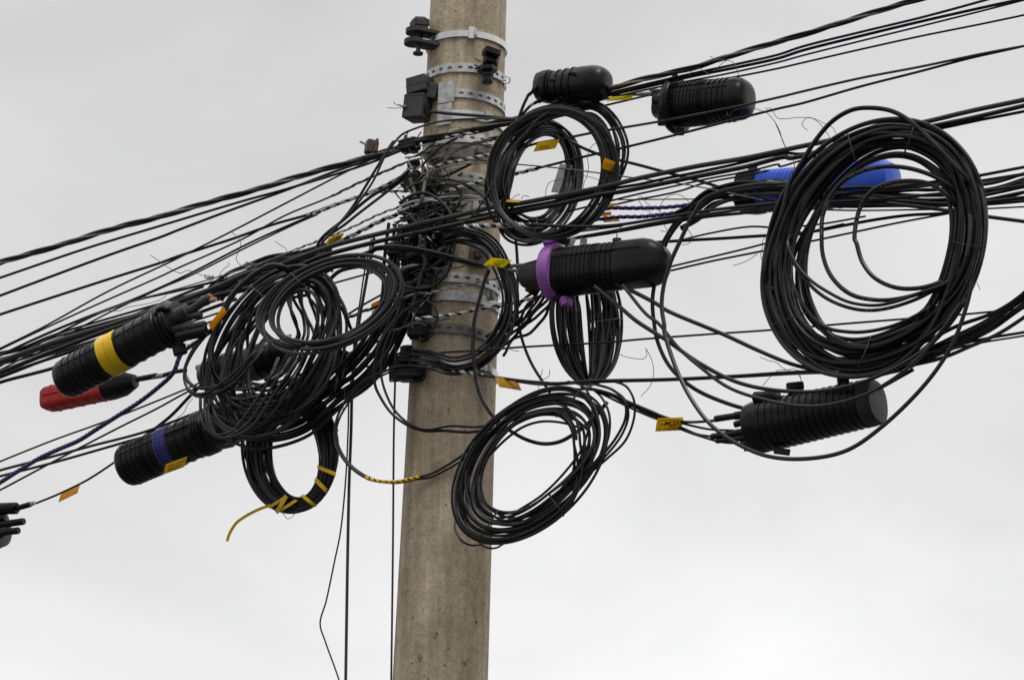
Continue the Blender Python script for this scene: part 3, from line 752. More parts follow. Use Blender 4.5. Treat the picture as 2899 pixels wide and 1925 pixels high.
cable('black cable with a silver grip passing behind the domed closure', 'P 300,760 500,715 800,740 1000,660 1400,590 1800,500 2352,420 D 1560,385 1700,345 1900,310 2200,250 E 800,862 1200,795 1600,720 2030,632 2300,572 O 500,770 1000,655 1500,560 2000,455 2359,388 2600,342', 3.9, -.2, ext=(0, FAR), grips=[('P 450,0 D 1660,0', 'grip', 1.8)])
cable('black cable with a silver grip passing under the domed closure', 'P 500,1450 860,1360 1100,1260 1500,1140 1800,1060 2080,985 D 1430,640 1700,575 E 500,1120 850,1040 1400,905 1900,775 2300,675 O 500,868 1000,725 1500,598 1900,492 2359,388 2600,322', 3.9, -.195, ext=(0, FAR), grips=[('P 700,0 E 90,0', 'grip', 1.8)])
cable('black cable slanting down to the right from the top coil', 'E 380,980 480,1035 700,1120 1000,1195 1280,1270 1550,1340 1850,1430 2300,1535 F 300,1065 600,1090', 4.6, -.1)
cable('grey thin cable arching over the pole and sloping to the right', 'P 560,885 800,800 1000,740 1400,665 1900,638 2200,645 E 0,1200 400,1240 1000,1320 1400,1370 1700,1425 2150,1520', 2.1, -.24, mt='dull_rod')
cable('thin level black cable above the blue spirals', 'T 200,190 700,190 1300,185 1800,180 2362,180', 1.9, -.05)
cable('thin black cable rising to the blue closure, upper of two', 'K 650,330 1000,242 1300,168 1600,102 2000,15 E 2020,1255 2300,1192 F 100,722 330,660 700,560', 3.1, -.12)
cable('thin black cable rising to the blue closure, lower of two', 'T 100,330 500,280 900,190 1300,120 1840,0 E 1600,1365 2010,1288 2200,1248', 3.1, -.1)
cable('black cable with a wide white grip, strapped across the big coil', 'D 1000,1120 1150,1108 1500,1100 1700,1095 K 400,445 800,462 1100,450 1500,390 2000,310 2300,275 F 330,1035 1000,935 1540,862 1890,815 2359,728 2600,688', 4.9, -.36, ext=(0, FAR), grips=[('D 1020,0 1660,0', 'grip', 2.7, 'aluminium_rod', 38)])
cable('black cable close under the strapped one, behind the big coil', 'K 700,575 1100,512 1500,440 2000,365 2300,335 F 400,1062 800,1040 1200,1010 1600,972 1950,950 2359,898 2600,868', 5, -.2, ext=(0, FAR))
cable('lower black cable of the level pair over the long purple clamped closure', 'K 760,560 1100,500 1400,440 1800,370 2300,300 F 500,1010 900,960 1300,915 1900,860 2359,790 2600,760', 4.4, -.22, ext=(0, FAR))
cable('black cable at the right edge, upper of the thick bunch', 'F 100,985 600,990 1200,1040 1700,1068 2000,1050 2359,1008 2600,985', 6, -.12, ext=(0, FAR))
cable('black cable at the right edge, lower of the thick bunch', 'F 100,1040 700,1075 1300,1080 1950,1072 2359,1040 2600,1020', 5, -.1, ext=(0, FAR))
cable('thin level black cable leaving the big coil on the right', 'F 100,1095 700,1125 1500,1118 2000,1110 2359,1093 2600,1085', 2.6, -.08, ext=(0, FAR))
cable('black cable sloping down to the right edge beside the big coil', 'F 1100,1060 1600,1120 1980,1178 2359,1228 2600,1262', 5.6, -.15, ext=(0, FAR))
cable('thick level black cable behind the loops right of the purple clamped closure', 'K 1380,615 1700,592 2100,570 2300,557 F 380,1325 700,1265 1000,1210 1300,1170 1650,1150 1950,1100', 4.8, .0)
cable('thin black cable leaving the thick level one above the small knot', 'K 1690,592 2000,520 2359,462 F 100,1285 500,1250 900,1180', 3.0, .02)
cable('thin black cable behind the big coil, upper of the low pair', 'K 1560,845 2000,740 2300,668 F 360,1330 700,1250', 3.1, .04)
cable('thin black cable behind the big coil, lower of the low pair', 'K 1570,880 2000,780 2300,720 F 360,1418 800,1325 1200,1240 1660,1155', 3.2, .05)
cable('long thin black cable crossing the bare concrete and passing behind the big coil', 'S 900,668 1200,640 1600,605 2352,565 J 1500,988 2359,940 M 0,320 600,275 1110,240 1700,190 2140,155 N 1900,685 2362,640 2600,615', 3.2, -.235, ext=(0, FAR))
cable('black cable carrying the lower round coil and its orange tag', 'S 950,890 1200,900 1500,960 1900,1030 2352,1110 J 1290,1258 1550,1293 1750,1310 L 1000,228 1300,210 1900,195 M 800,612 1440,575 1700,590 N 1200,1180 1700,985 1950,905 2362,832 2600,790', 4.2, -.25, ext=(0, FAR), grips=[('S 1150,0 J 1220,0', 'grip', 2.2, 'aluminium_rod', 40)])
cable('thin black cable lowest at the right edge', 'L 700,215 900,240 1300,222 1930,205 M 800,625 1440,592 N 1300,1160 1800,965 2362,860 2600,820', 3.0, -.23, ext=(0, FAR))
cable('thick black cable drooping from the pole under the lower round coil', 'R 1990,190 1900,420 1840,650 1720,1080 1660,1400 S 2200,250 2180,500 2215,800 2240,1100 L 400,215 440,340 510,460 580,530 690,610 800,665 920,690 1040,672 1170,597 1300,490 1400,370', 5.7, -.27, .3, piv=1340)
cable('black cable hanging from the purple clamp to the lower round coil', 'K 192,540 205,690 215,900 J 1510,520 1520,750 1570,960 1650,1150 1790,1370 L 960,300', 4.4, -.1)
cable('thick black cable from the long closure down to the foot of the big coil', 'K 1100,970 1480,1165 M 250,82 700,272 1000,410 1250,512 1400,552 1650,600 1900,590', 6, -.3)
cable('thick black cable sweeping across the lower right closure, uppermost', 'K 920,1010 1130,1180 M 0,165 250,325 500,500 800,655 1100,725 1500,735 1900,640 2300,430 N 1750,780 1900,560', 6, -.42)
cable('black cable sweeping across the lower right closure, middle', 'K 1180,1000 1400,1270 M 180,185 350,390 520,540 740,700 1000,795 1350,858 1600,840 1900,745 2250,510 N 1700,810 1850,600', 5, -.43)
cable('thick black cable hanging in the largest loop, lowest at the right', 'F 520,960,.42 300,905,.36 0,862,.2 E 2300,1365,.08 2050,1380,.02 T 2362,150 2100,480 1950,760 1780,1120 1620,1480 K 1560,1000 1540,1200 1565,1380 M 230,250 330,560 450,800 600,1000 800,1150 1050,1258 1350,1285 1700,1220 2000,1020 2362,660 N 1780,930 1890,640 1945,420', 6.2, -.46)
cable('thick black cable hanging behind the long closure and across the lower right one', 'E 2359,1400 2100,1410 T 2250,220 1900,560 1700,790 1540,1050 1420,1400 K 1480,960 1455,1150 1470,1350 M 175,330 270,530 450,700 700,820 950,888 1250,885 1500,865 1850,770 2250,560', 6, -.22)
cable('short thick black cable behind the rounded end of the long closure', 'T 2150,400 1700,690 1560,900 1450,1100 1400,1280 K 1400,860', 5.4, -.12)
g = Geo(); bundle_geo(g, 'T 1750,640 2050,470 E 1650,1500 1850,1440 2100,1410 2359,1405 F 200,955 350,960', 5, -.16, .6, 8, 24, .03, 5)
tag(g.build('cable_bundle'), 'dark bunch of cables below the blue closure, left of the big coil', 'cable bundle', 'cable bundles')
g = Geo(); bundle_geo(g, 'F 250,1010 700,1000 1200,985 1700,980 2000,960 2359,880 2700,800', 5.2, -.05, .6, 9, 26, .03, 8, ext=(0, FAR))
tag(g.build('cable_bundle'), 'bunch of level cables seen through the big coil and out to the right edge', 'cable bundle', 'cable bundles')
g = Geo(); bundle_geo(g, 'N 850,1060 1350,1050 1600,985 1850,870 2100,760 2362,590 2700,350', 5.8, -.26, .6, 7, 26, .03, 9, ext=(0, FAR))
tag(g.build('cable_bundle'), 'bunch of cables leaving the foot of the big coil for the right edge', 'cable bundle', 'cable bundles')
for lab, pth, dd in (('cable in an open blue spiral, upper of two', 'T 60,420 350,365 700,365 1100,365 1500,350 1900,310 2100,270', -.12), ('cable in an open blue spiral, lower of two', 'T -60,620 200,585 600,550 1000,545 1400,505 1800,455 2050,410', -.13)):
    cable(lab, pth, 4.6, dd, grips=[('T -60,0 2060,0', 'ribbon', 12, 24, 'spiral_blue')])
cable('tan taped cable end behind the purple clamp', 'K 800,500 880,490 960,480', 4.6, -.15, mt='tan_tape', grips=[])
cable('black cable continuing right of the tan tape', 'K 940,482 1020,472 1100,462 1180,450', 4.2, -.14)

# drops
cable('black cable hanging straight down beside the pole, thicker of the left pair', 'H 1885,-20 1860,120 1830,280 X 1040,40 980,400 930,780 900,1150 I 1525,120 1515,500 1500,900 W 803,1200 797,1568 795,1700', 4.4, -.1, ext=(0, 3), group='cables hanging down')
cable('thin cable hanging down with a sharp kink near the bottom', 'H 1860,-10 1835,120 1800,270 X 1000,20 940,420 895,780 875,1150 I 1500,180 1490,500 1470,900 1425,1350 W 772,1290 752,1385 738,1437 750,1478 782,1568 800,1640', 2.4, -.12, ext=(0, 3), group='cables hanging down')
cable('thin cable hanging down in front of the rusty plate', 'S 475,300 470,500 465,900 458,1300 450,1568 W 908,1000 906,1250 902,1568 900,1700', 3.0, -.16, ext=(0, 3), group='cables hanging down')

# loops by the pole
LP = 'loose loops beside the pole'
cable('double loop cable with a yellow spiral sleeve across the pole', 'J 620,1150 400,1168 250,1225 I 1700,45 1560,130 1460,260 1395,400 1378,520 1400,640 1480,770 1640,890 1860,925 2080,885 L 50,920 200,840 330,750 470,640 600,520', 3.8, -.22, .3, piv=1200, group=LP, grips=[('I 1625,840,1 2085,980', 'ribbon', 11, 17, 'yellow_plastic')])
cable('second cable of the double loop, inside the first', 'J 620,1165 420,1185 280,1240 I 1730,62 1590,150 1485,280 1412,410 1392,520 1415,635 1495,765 1650,880 1860,935 2080,902 L 50,945 200,872 330,790 470,690', 3.2, -.21, .3, piv=1200, group=LP)
cable('black cable hooping over the ridged clamp and down left of the pole', 'R 700,1568 790,1430 850,1250 830,1100 750,960 620,890 450,900 200,1060 0,1230 X 1480,600 1390,850 1350,1100 1360,1300 1430,1550 I 1880,330 2000,440 2137,490 L 200,555 400,562 560,535', 3.6, -.28, .3, piv=1200, group=LP)
cable('black cable curving down from the left coil under the rusty plate', 'X 1700,-50 1620,250 1450,520 1310,800 1250,1000 1230,1250 1260,1450 1310,1565 I 1850,350 2000,460 2137,500 L 150,590 350,602 520,572', 4.2, -.26, .3, piv=1200, group=LP)
cable('thin black cable from the grey box looping down to the messenger', 'D 1650,125 1450,122 1200,118 950,128 750,155 600,200 450,265 380,340 300,450 D 180,700 0,950 B 1500,1080 1350,1250', 3.2, -.26, group=LP)
cable('black cable arching from the left coils to the lemon tag, upper', 'H 1300,330 1600,190 1850,100 J 200,70 400,55 600,80 850,135 1050,190 1200,225', 5, -.31, group=LP)
cable('black cable arching from the left coils to the lemon tag, lower', 'H 1250,420 1550,240 1850,130 J 200,95 400,85 600,110 850,170 1050,215 1210,245', 3.8, -.3, group=LP)
cable('black cable hanging through the tangle in front of the pole, left', 'Q 580,700 570,1000 580,1250 560,1568 R 500,250 450,480 380,700 300,1000', 5, -.26, .3, piv=1230, group=LP)
cable('black cable hooking down in front of the perforated mottled band', 'Q 1150,720 1230,760 1250,950 1210,1200 1160,1450 R 1100,200 950,400 760,540 520,610 250,590 20,490', 4.4, -.27, .3, piv=1230, group=LP)
cable('pale black cable humping over the tangle in front of the pole', 'P 0,1540 200,1400 400,1320 600,1310 800,1400 950,1510 Q 1050,200 1130,330 1180,420', 5, -.26, .3, piv=1230, group=LP)
cable('short grey cable stub above the thick front cables', 'Q 90,330 200,370 300,460 400,580', 4.2, -.27, .3, piv=1200, group=LP)
cable('black cable rising steeply left of the top coil', 'B 1350,1250 1600,960 1850,560 2000,330 D 380,330', 4, -.25, group=LP)
cable('black cable rising steeply beside the first, left of the pole', 'H 1400,320 B 1300,1280 1550,1040 1800,830 2000,720 2140,600', 4.6, -.24, group=LP)
cable('second black cable of the steep pair, left of the pole', 'H 1500,290 B 1330,1290 1580,1070 1850,860 2080,690 2200,620', 4, -.23, group=LP)
cable('thin black cable crossing the top coil diagonally', 'K -90,530 D 1000,1100 1100,1010 1200,870 1300,690 1430,430 1600,240 1700,130 1800,60', 2.8, -.5, group=LP)
cable('dark cable with an orange sleeve in front of the pole', 'P 200,1180 500,1060 800,1005 1100,1005 1300,1050 1500,1115 1700,1240 1900,1400', 3.4, -.185, .2, piv=1300, group=LP, grips=[('P 1110,0 1480,0', 'ribbon', 12, 12, 'orange_sleeve')])
cable('black cable parallel below the orange sleeved one', 'P 600,1140 900,1120 1200,1130 1450,1150 1700,1260', 3.6, -.18, .2, piv=1300, group=LP)
cable('dark cable hooked under the grey arching one', 'P 1600,660 1400,760 1100,900 950,940 880,900 880,800', 4.2, -.2, .2, piv=1260, group=LP)
cable('black cable slanting across the very bright band', 'P 500,720 700,480 900,300 1100,180 1300,80', 3.8, -.23, .2, piv=1260, group=LP)
cable('thick grey grip rod across the very bright band', 'P 1000,600 1150,440 1400,300 1700,200 2000,130 2352,50', 4, -.19, .2, piv=1300, mt='dull_rod', group=LP, grips=[('P 1350,0 2300,0', 'grip', 1.5, 'dull_rod', 40)])
cable('silver twisted grip beside the messenger cable over the pole', 'D 820,300 1000,268 1160,245 1300,215', 3, -.23, .2, piv=1300, mt='cable_black', group=LP, grips=[('D 820,0 1180,0', 'grip', 1.7)])
cable('thick silver grip left of the tangle', 'B 1280,1360 1400,1300 1700,1150 1900,1050 2100,975 2359,880', 4.5, -.17, group=LP, grips=[('B 1280,0 2300,0', 'grip', 2.2, 'aluminium_rod', 42)])
cable('pale strand with red mark crossing low over the pole', 'Q 0,200 300,80 P 700,1440 1000,1400 1600,1370 1800,1410', 2.6, -.2, .2, piv=1260, mt='aluminium_rod', group=LP)
cable('pale strand ending in green ties beside the top coil', 'Q 0,300 400,160 700,60 1100,130 1400,75 1600,60 1850,48', 2.4, -.2, .2, piv=1260, mt='aluminium_rod', group=LP)
cable('brown twisted rod grip, small, above the mottled band', 'R 740,150 900,165 1050,130 1150,155 1300,140 1450,100 1700,85', 2.0, -.2, .2, piv=1300, mt='dull_rod', group=LP, grips=[('R 760,0 1650,0', 'grip', 1.3, 'dull_rod', 30)])
cable('brown twisted rod grip crossing the mottled band', 'R 430,690 600,715 750,690 900,640 1300,560 1700,475 2000,410 2300,350', 2.2, -.2, .2, piv=1300, mt='dull_rod', group=LP, grips=[('R 600,0 2280,0', 'grip', 1.6, 'aluminium_rod', 27)])
cable('long brown rod grip running from the ridged clamp to the purple clamp', 'R 300,1290 800,1225 1300,1170 1700,1080 2000,1020 2352,940 K 0,1205 200,1160 440,1095', 3.6, -.235, .3, piv=1300, mt='cable_black', group=LP, grips=[('R 340,0 K 400,0', 'grip', 1.9, 'aluminium_rod', 36)])
cable('grey rod grip in two bends below the long brown one', 'R 350,1340 500,1300 650,1340 800,1320 1000,1290 1150,1260', 2.2, -.23, .3, piv=1300, mt='dull_rod', group=LP, grips=[('R 380,0 1140,0', 'grip', 1.3, 'dull_rod', 30)])
cable('grey rod hooked round the block clamp', 'R -300,1568 0,1500 250,1400 450,1365 600,1420', 2.0, -.25, .3, piv=1200, mt='dull_rod', group=LP)
cable('silver grip behind the left coils, upper', 'X 420,1050 700,960 1000,810 1230,720 1640,520', 3.2, -.05, group=LP, grips=[('X 420,0 1230,0', 'grip', 2.2, 'aluminium_rod', 42)])
cable('silver grip behind the left coils, lower', 'X 450,1180 700,1180 900,1150 1150,1100', 3.2, -.03, group=LP, grips=[('X 480,0 880,0', 'grip', 2.0, 'aluminium_rod', 50)])
cable('grey grip between the left coils and the yellow strips', 'X 780,300 1050,190 1400,60 1700,-60', 3.4, .02, group=LP, grips=[('X 780,0 1400,0', 'grip', 1.9, 'dull_rod', 52)])
cable('black cable above the grey grip and yellow strips', 'X 780,250 1000,110 1300,-60 1600,-220', 3.2, .0, group=LP)
cable('thin black cable seen through the front left coil', 'H 1500,400 1700,345 1900,290 2200,200', 3, .05, group=LP)
cable('thick black cable seen through the front left coil', 'H 1450,390 1560,290 1700,250 1850,230', 6, .0, group=LP)

# tangle: short dark lengths nobody could count
g = Geo(); rg = random.Random(11)
for i in range(230):
    u, v = rg.gauss(1172, 42), rg.uniform(560, 880)
    n = rg.choice([3, 3, 4]); a = rg.choice([-.35, -.5, -.2, -.3, 1.5, -1.0, .4]) + rg.uniform(-.2, .2); pts = []
    q_ = rg.uniform(-.5, .5)
    if u < 1160 and abs(a) > .75: a = -.35
    for j in range(n):
        pts.append((u, v, rg.uniform(-.04, .04))); u += math.cos(a) * rg.uniform(35, 60); v += math.sin(a) * rg.uniform(35, 60); a += q_
    if min(p[0] for p in pts) < 1120 or max(p[0] + max(0, p[1] - 640) * .45 for p in pts) > 1325: continue
    p3 = [P(q[0], q[1], -.19 + q[2], .3, 1240) for q in sample(pts, 8)]
    tube(g, p3, rg.choice([2.2, 3.4, 4.4, 5.2]) * K(p3[0]), rg.choice(['cable_black', 'cable_black', 'cable_blue', 'rubber_black', 'rubber_black', 'cable_grey', 'dull_rod', 'strand_steel']), 6)
for i in range(55):
    u, v = rg.uniform(1110, 1240), rg.uniform(420, 640)
    a = rg.choice([-.3, -.45, -.6, .9]) + rg.uniform(-.2, .2); pts = []
    for j in range(4):
        pts.append((u, v, rg.uniform(-.03, .03))); u += math.cos(a) * rg.uniform(18, 40); v += math.sin(a) * rg.uniform(15, 40); a += rg.uniform(-.35, .35)
    p3 = [P(q[0], q[1], -.17 + q[2], .3, 1240) for q in sample(pts, 8)]
    tube(g, p3, rg.choice([1.6, 2.4, 3.2]) * K(p3[0]), rg.choice(['cable_black', 'cable_black', 'dull_rod', 'aluminium_rod', 'wire']), 6)
tag(g.build('wire_tangle'), 'dense dark tangle of short wires in front of the pole between the grips', 'wire tangle', kind='stuff')

# ------------------------------------------------------------------ coils
coil('narrow coil of thin cable hung left of the top closure, with the slanted yellow tag', (1512, 515, 180, 132, 74), (1526, 500, 122, 74, 74), 21, 4.1, -.17, -.7, 3, ties=(200,), spread=.02, noise=.25)
coil('wide coil of thin cable round the narrow one, right side spread open', (1567, 490, 192, 184, 60), (1550, 492, 172, 146, 66), 10, 4.1, -.33, .3, 8, spread=.015, noise=.12)
coil('biggest coil of thick cable at the right with loose inner loops', (2473, 702, 378, 296, 62), (2487, 700, 272, 196, 66), 27, 6.8, -.38, .55, 5, ties=(12, 48, 150, 205, 292), spread=.04, noise=.3,
     loops=[('N 370,560 280,420 N 300,150 F 130,1150 200,880 320,670 440,480 600,300 780,200 960,183 1150,215 1330,320 1500,480 1700,680 1880,900 1960,1150', -.05, 7),
            ('N 1900,200 1750,420 N 1600,490 1350,560 1150,570 950,520 800,380 730,200 722,0 F 495,1350 500,1200 560,1030 680,870 850,770 1050,725 1230,728 1420,770 1600,850 1760,970 1850,1150', -.05, 6.6),
            ('N 1850,330 1620,450 1450,480 1300,465 1150,390 1050,260 1000,100 F 800,1400 810,1250 860,1080 960,950 1100,880 1300,855 1480,880 1620,960 1740,1100 1800,1250', -.045, 6.6),
            ('N 1700,420 1550,500 1300,590 1150,615 950,590 780,510 620,400 500,250 450,80 F 330,1330', -.055, 5),
            ('N 1720,440 1500,560 1250,640 1080,655 900,620 720,530 560,370 470,200 440,50', -.05, 5.4),
            ('N 1700,560 1500,690 1300,780 1100,825 950,830 750,790 600,650 500,470 440,300', -.05, 5.6)])
coil('front left coil of six smooth turns', (936, 858, 217, 126, 22), (944, 862, 158, 90, 24), 7, 5.4, -.5, .5, 4, ties=(330, 110, 200), spread=.02, noise=.14, mt='cable_worn')
coil('large tilted coil behind the front left coil, many crossing turns', (778, 1000, 264, 166, 62), (800, 975, 170, 74, 62), 21, 4.5, -.36, .5, 6, spread=.05, noise=.42, mt='cable_grey', ties=(60,),
     loops=[('H 880,900 560,1290 300,1365 200,1330 140,1220 170,1100 270,930 430,780 600,600 800,400', -.06, 5.2, 'cable_grey'),
            ('H 880,930 700,1120 500,1300 330,1410 220,1410 150,1330 140,1200 210,1040 350,860 520,690', -.065, 4.8, 'cable_grey'),
            ('H 850,1000 620,1290 450,1400 330,1440 230,1430 160,1370', -.06, 4.4, 'cable_grey'),
            ('H 1180,340 1120,280 1040,240 950,225 820,280 700,370 560,520 440,760 380,950 370,1080 400,1220 470,1310', -.07, 6, 'cable_grey'),
            ('H 1150,350 1090,290 1000,250 900,260 760,340 620,470 480,700 410,900', -.065, 5.6, 'cable_grey'),
            ('V 400,840 400,1050 430,1230 520,1400 640,1480 800,1470 950,1410 1100,1230 1300,950 1500,650 1700,200', -.07, 4.6, 'cable_grey'),
            ('V 470,830 480,1100 540,1330 640,1500 760,1540 900,1490 1150,1330 1400,1000 1650,600 1900,200', -.075, 4.6, 'cable_grey'),
            ('V 540,840 530,1100 590,1350 690,1510 850,1530 1050,1470 1300,1300 1600,850 2000,250', -.08, 4.6, 'cable_grey'),
            ('V 590,830 600,1000 680,1200 800,1330 950,1400 1150,1430 1350,1350 1700,1000 2100,250', -.07, 4.6, 'cable_grey'),
            ('V 700,800 830,680 950,715 1150,720 1350,680 1550,590 1750,450', -.055, 4.8, 'cable_grey'),
            ('V 710,740 800,810 950,870 1150,885 1350,840 1450,780', -.06, 5.4, 'cable_grey'),
            ('V 900,850 950,980 1050,1030 1150,1020 1300,930', -.05, 4.6, 'cable_grey')])
coil('coil bound with yellow strip and hanging lowest at the left', (822, 1271, 134, 182, 4), (836, 1288, 70, 124, 6), 32, 4.4, -.13, .5, 9, spread=.013, noise=.2)
coil('lower round coil tied in front of the pole', (1500, 1316, 262, 167, 46), (1493, 1312, 164, 104, 48), 20, 4.1, -.33, .5, 12, ties=(15, 195, 262), spread=.025, noise=.22,
     loops=[('L 700,1210 900,1080 1080,900 1210,720 1250,600 1285,480 1265,330 1210,250 1100,215', -.03, 3.6),
            ('L 1260,880 1370,740 1415,600 1410,450 1350,330 1270,260', -.02, 3.6),
            ('L 1160,980 1350,790 1480,620 1540,480 1530,370 1440,280 1300,235', -.02, 4),
            ('L 1150,1000 1370,800 1510,620 1560,470 1530,350 1430,270', -.015, 3.6),
            ('L 1170,990 1400,800 1540,660 1605,480 1600,350 1540,250 1450,215', -.01, 3.6),
            ('L 520,700 640,580 790,500 900,470 1050,480 1180,520 1260,600', -.01, 3.8),
            ('L 500,780 620,660 760,560 900,520 1060,530 1200,570', -.01, 3.8),
            ('L 1040,360 1120,350 1220,390 1280,460', -.03, 3.6),
            ('L 245,1250 240,1340 280,1420 350,1460 420,1460 480,1440', -.01, 3.2),
            ('L 410,1410 440,1460 500,1485 560,1480 620,1440', -.01, 3.2)])
coil('long hanging coil under the purple clamped closure, seen edge on', (1660, 905, 184, 98, 94), (1655, 905, 172, 14, 94), 28, 4.6, -.1, -1.0, 14, spread=.02, noise=.2, ties=(268,))
g = Geo(); bundle_geo(g, [(1255, 668, .05), (1300, 662, 0), (1378, 690, 0), (1424, 762, 0), (1446, 835, 0), (1440, 905, 0), (1402, 975, 0), (1345, 1022, 0), (1280, 1036, 0), (1235, 1022, .0), (1200, 1014, .02), (1166, 1012, .07)], 4.0, -.25, .25, 9, 19, .02, 31, 'cable_black', 1305, 6)
tag(g.build('cable_coil'), 'coil ring hooked round the front of the pole, its left half lost in the tangle', 'cable coil', 'coils of spare cable')
g = Geo(); bundle_geo(g, 'W 940,520 930,600 X 1690,-100 1640,150 1500,450 1330,760 1120,1040 900,1270 680,1440 I 1250,290 1100,420 900,490 720,500 520,420', 5, -.14, .5, 17, 44, .04, 21)
tag(g.build('cable_bundle'), 'wide swag of cables sweeping under the left coils from the pole', 'cable bundle', 'cable bundles')
g = Geo(); bundle_geo(g, 'K 480,1080 420,1160 300,1290 180,1400 J 1300,980', 4.4, -.12, .5, 9, 30, .02, 22)
tag(g.build('cable_bundle'), 'curved bunch of cables between the pole and the purple clamp', 'cable bundle', 'cable bundles')
g = Geo(); bundle_geo(g, 'X -30,-280 0,30 100,300 150,600 60,800 X -150,1100 -350,1400 -500,1500', 4.6, -.12, .5, 7, 40, .03, 23, 'cable_grey')
tag(g.build('cable_bundle'), 'steep bunch of grey cables seen inside the front left coil', 'cable bundle', 'cable bundles')
g = Geo(); bundle_geo(g, 'X 480,0 600,200 660,450 680,700 640,950 560,1200 420,1450', 4.8, -.14, .5, 6, 34, .03, 24)
tag(g.build('cable_bundle'), 'bunch of cables hanging at the right rim of the front left coil', 'cable bundle', 'cable bundles')
g = Geo(); bundle_geo(g, 'E -150,920 100,755 400,665 600,665 720,760 800,920 830,1080 800,1250 720,1420', 4.2, -.3, .4, 8, 20, .03, 25)
tag(g.build('cable_bundle'), 'flat bunch of cables passing under the topmost closure into the coils', 'cable bundle', 'cable bundles')

g = Geo(); bundle_geo(g, 'A 1960,800 U 620,480 850,330 H 720,330 950,240 1200,185 1500,130', 5.2, -.06, .6, 12, 24, .03, 26)
tag(g.build('cable_bundle'), 'thick bunch of cables from the yellow banded closure to the front left coil', 'cable bundle', 'cable bundles')
g = Geo(); bundle_geo(g, 'H 1250,330 900,420 650,700 520,1000 480,1300 540,1500', 4.8, -.12, .5, 6, 60, .04, 27, 'cable_grey')
tag(g.build('cable_bundle'), 'dark inner bunch filling the left rim of the large tilted coil', 'cable bundle', 'cable bundles')
g = Geo(); bundle_geo(g, 'H 560,1500 700,1480 900,1500 1250,1400 1450,1250 1600,1000', 5, -.08, .5, 12, 40, .04, 28)
tag(g.build('cable_bundle'), 'dark bunch of cables along the foot of the large tilted coil', 'cable bundle', 'cable bundles')
# yellow strip on the bound coil
root = empty('yellow_strip', P(*px('I 950,1100')[0][:2], -.2), 'yellow plastic strip wound round the lowest left coil with a loose tail', 'plastic strip')
def coil_wrap(wd, width, slant, nm):
    w = math.radians(wd)
    a1 = Vector((836 + 70 * math.cos(w), 1288 - 124 * math.sin(w))); a2 = Vector((822 + 134 * math.cos(w), 1271 - 182 * math.sin(w)))
    c_, h_ = (a1 + a2) / 2, (a2 - a1) * .56; tn = Vector((-h_.y, h_.x)).normalized(); rows = []
    for q in range(33):
        t = 2 * math.pi * q / 32; x = c_ + h_ * math.cos(t) + tn * (slant * math.cos(t)); dd = -.13 - .030 * math.sin(t)
        e = [x + tn * width / 2, x - tn * width / 2]; o = h_.normalized() * (1.4 * math.cos(t)); do = -.0015 * math.sin(t)
        rows.append([P(e[0].x, e[0].y, dd, .5, 822), P(e[0].x + o.x, e[0].y + o.y, dd + do, .5, 822), P(e[1].x + o.x, e[1].y + o.y, dd + do, .5, 822), P(e[1].x, e[1].y, dd, .5, 822)])
    g = Geo(); g.grid(rows, 'yellow_plastic'); g.build(nm, root)
for wd, wi, sl in ((-20, 11, 9), (-38, 12, 8), (-64, 11, -12)): coil_wrap(wd, wi, sl, 'wrap')
for wd, wi, sl in ((-98, 9, 14), (-108, 12, -6), (-114, 8, 5)): coil_wrap(wd, wi, sl, 'knot')
g = Geo(); rod(g, 'I 1378,500 1408,495', 3, -.1, .5, 'yellow_plastic', 8); g.build('strip_end', root)
g = Geo(); p3 = to3('I 845,1120 780,1140 700,1175 620,1220 560,1265 520,1320 495,1370 480,1420', -.24, .5, step=5, piv=822)
T, N, B = frames(p3); k_ = K(p3[0]); rows = []
for i, p in enumerate(p3):
    v_ = (p - CAM).normalized(); sd_ = T[i].cross(v_).normalized(); w = 4.2
    rows.append([p + sd_ * (w * k_) - v_ * .002, p + sd_ * (w * k_) + v_ * .004, p - sd_ * (w * k_) + v_ * .004, p - sd_ * (w * k_) - v_ * .002])
g.grid(rows, 'yellow_plastic'); g.build('tail', root)

# ------------------------------------------------------------------ splice closures
CL = 'splice closures hung on the cables'
def ctr(a, d, s=.6):
    u, v, e = px(a)[0]; return P(u, v, d + e, s)
def port(root, a, b, r, d, s=.6, mt='rubber_black', r2=None, nm='port', dd=0):
    g = Geo(); p0, p1 = ctr(a, d, s), ctr(b, d + dd, s); k_ = K(p0); r2 = r if r2 is None else r2
    pts = [p0, p0.lerp(p1, .45), p0.lerp(p1, .5), p1.lerp(p0, .04), p1]
    tube(g, pts, [r * k_, r * k_, r2 * k_, r2 * k_, r2 * .85 * k_], mt, 16)
    return g.build(nm, root)
def dome(t0, t1, r, n=8, flat=1.0):
    return [(t0 + (t1 - t0) * math.sin(math.pi / 2 * i / n), r * max(.02, math.cos(math.pi / 2 * i / n)) ** flat) for i in range(n + 1)]
def lug(root, a, w, h, d, s=.6, mt='rubber_black', rot=0, nm='lug'):
    g = Geo(); u, v, _ = px(a)[0]; pbox(g, u, v, w, h, w * .6, d, s, mt, rot=rot, bev=.3); return g.build(nm, root)
def seam(root, p0, p1, r, ang, t0, t1, mt='rubber_black', w=1.8, squash=1.0, nm='seam'):
    ax = p1 - p0; a = ax.normalized(); b = a.cross(Vector((0, 0, 1))).normalized(); c = b.cross(a); k_ = K(p0)
    o = b * math.cos(math.radians(ang)) * squash + c * math.sin(math.radians(ang))
    g = Geo(); tube(g, [p0 + ax * t + o * (r * k_) for t in (t0, (t0 + t1) / 2, t1)], w * k_, mt, 6); return g.build(nm, root)

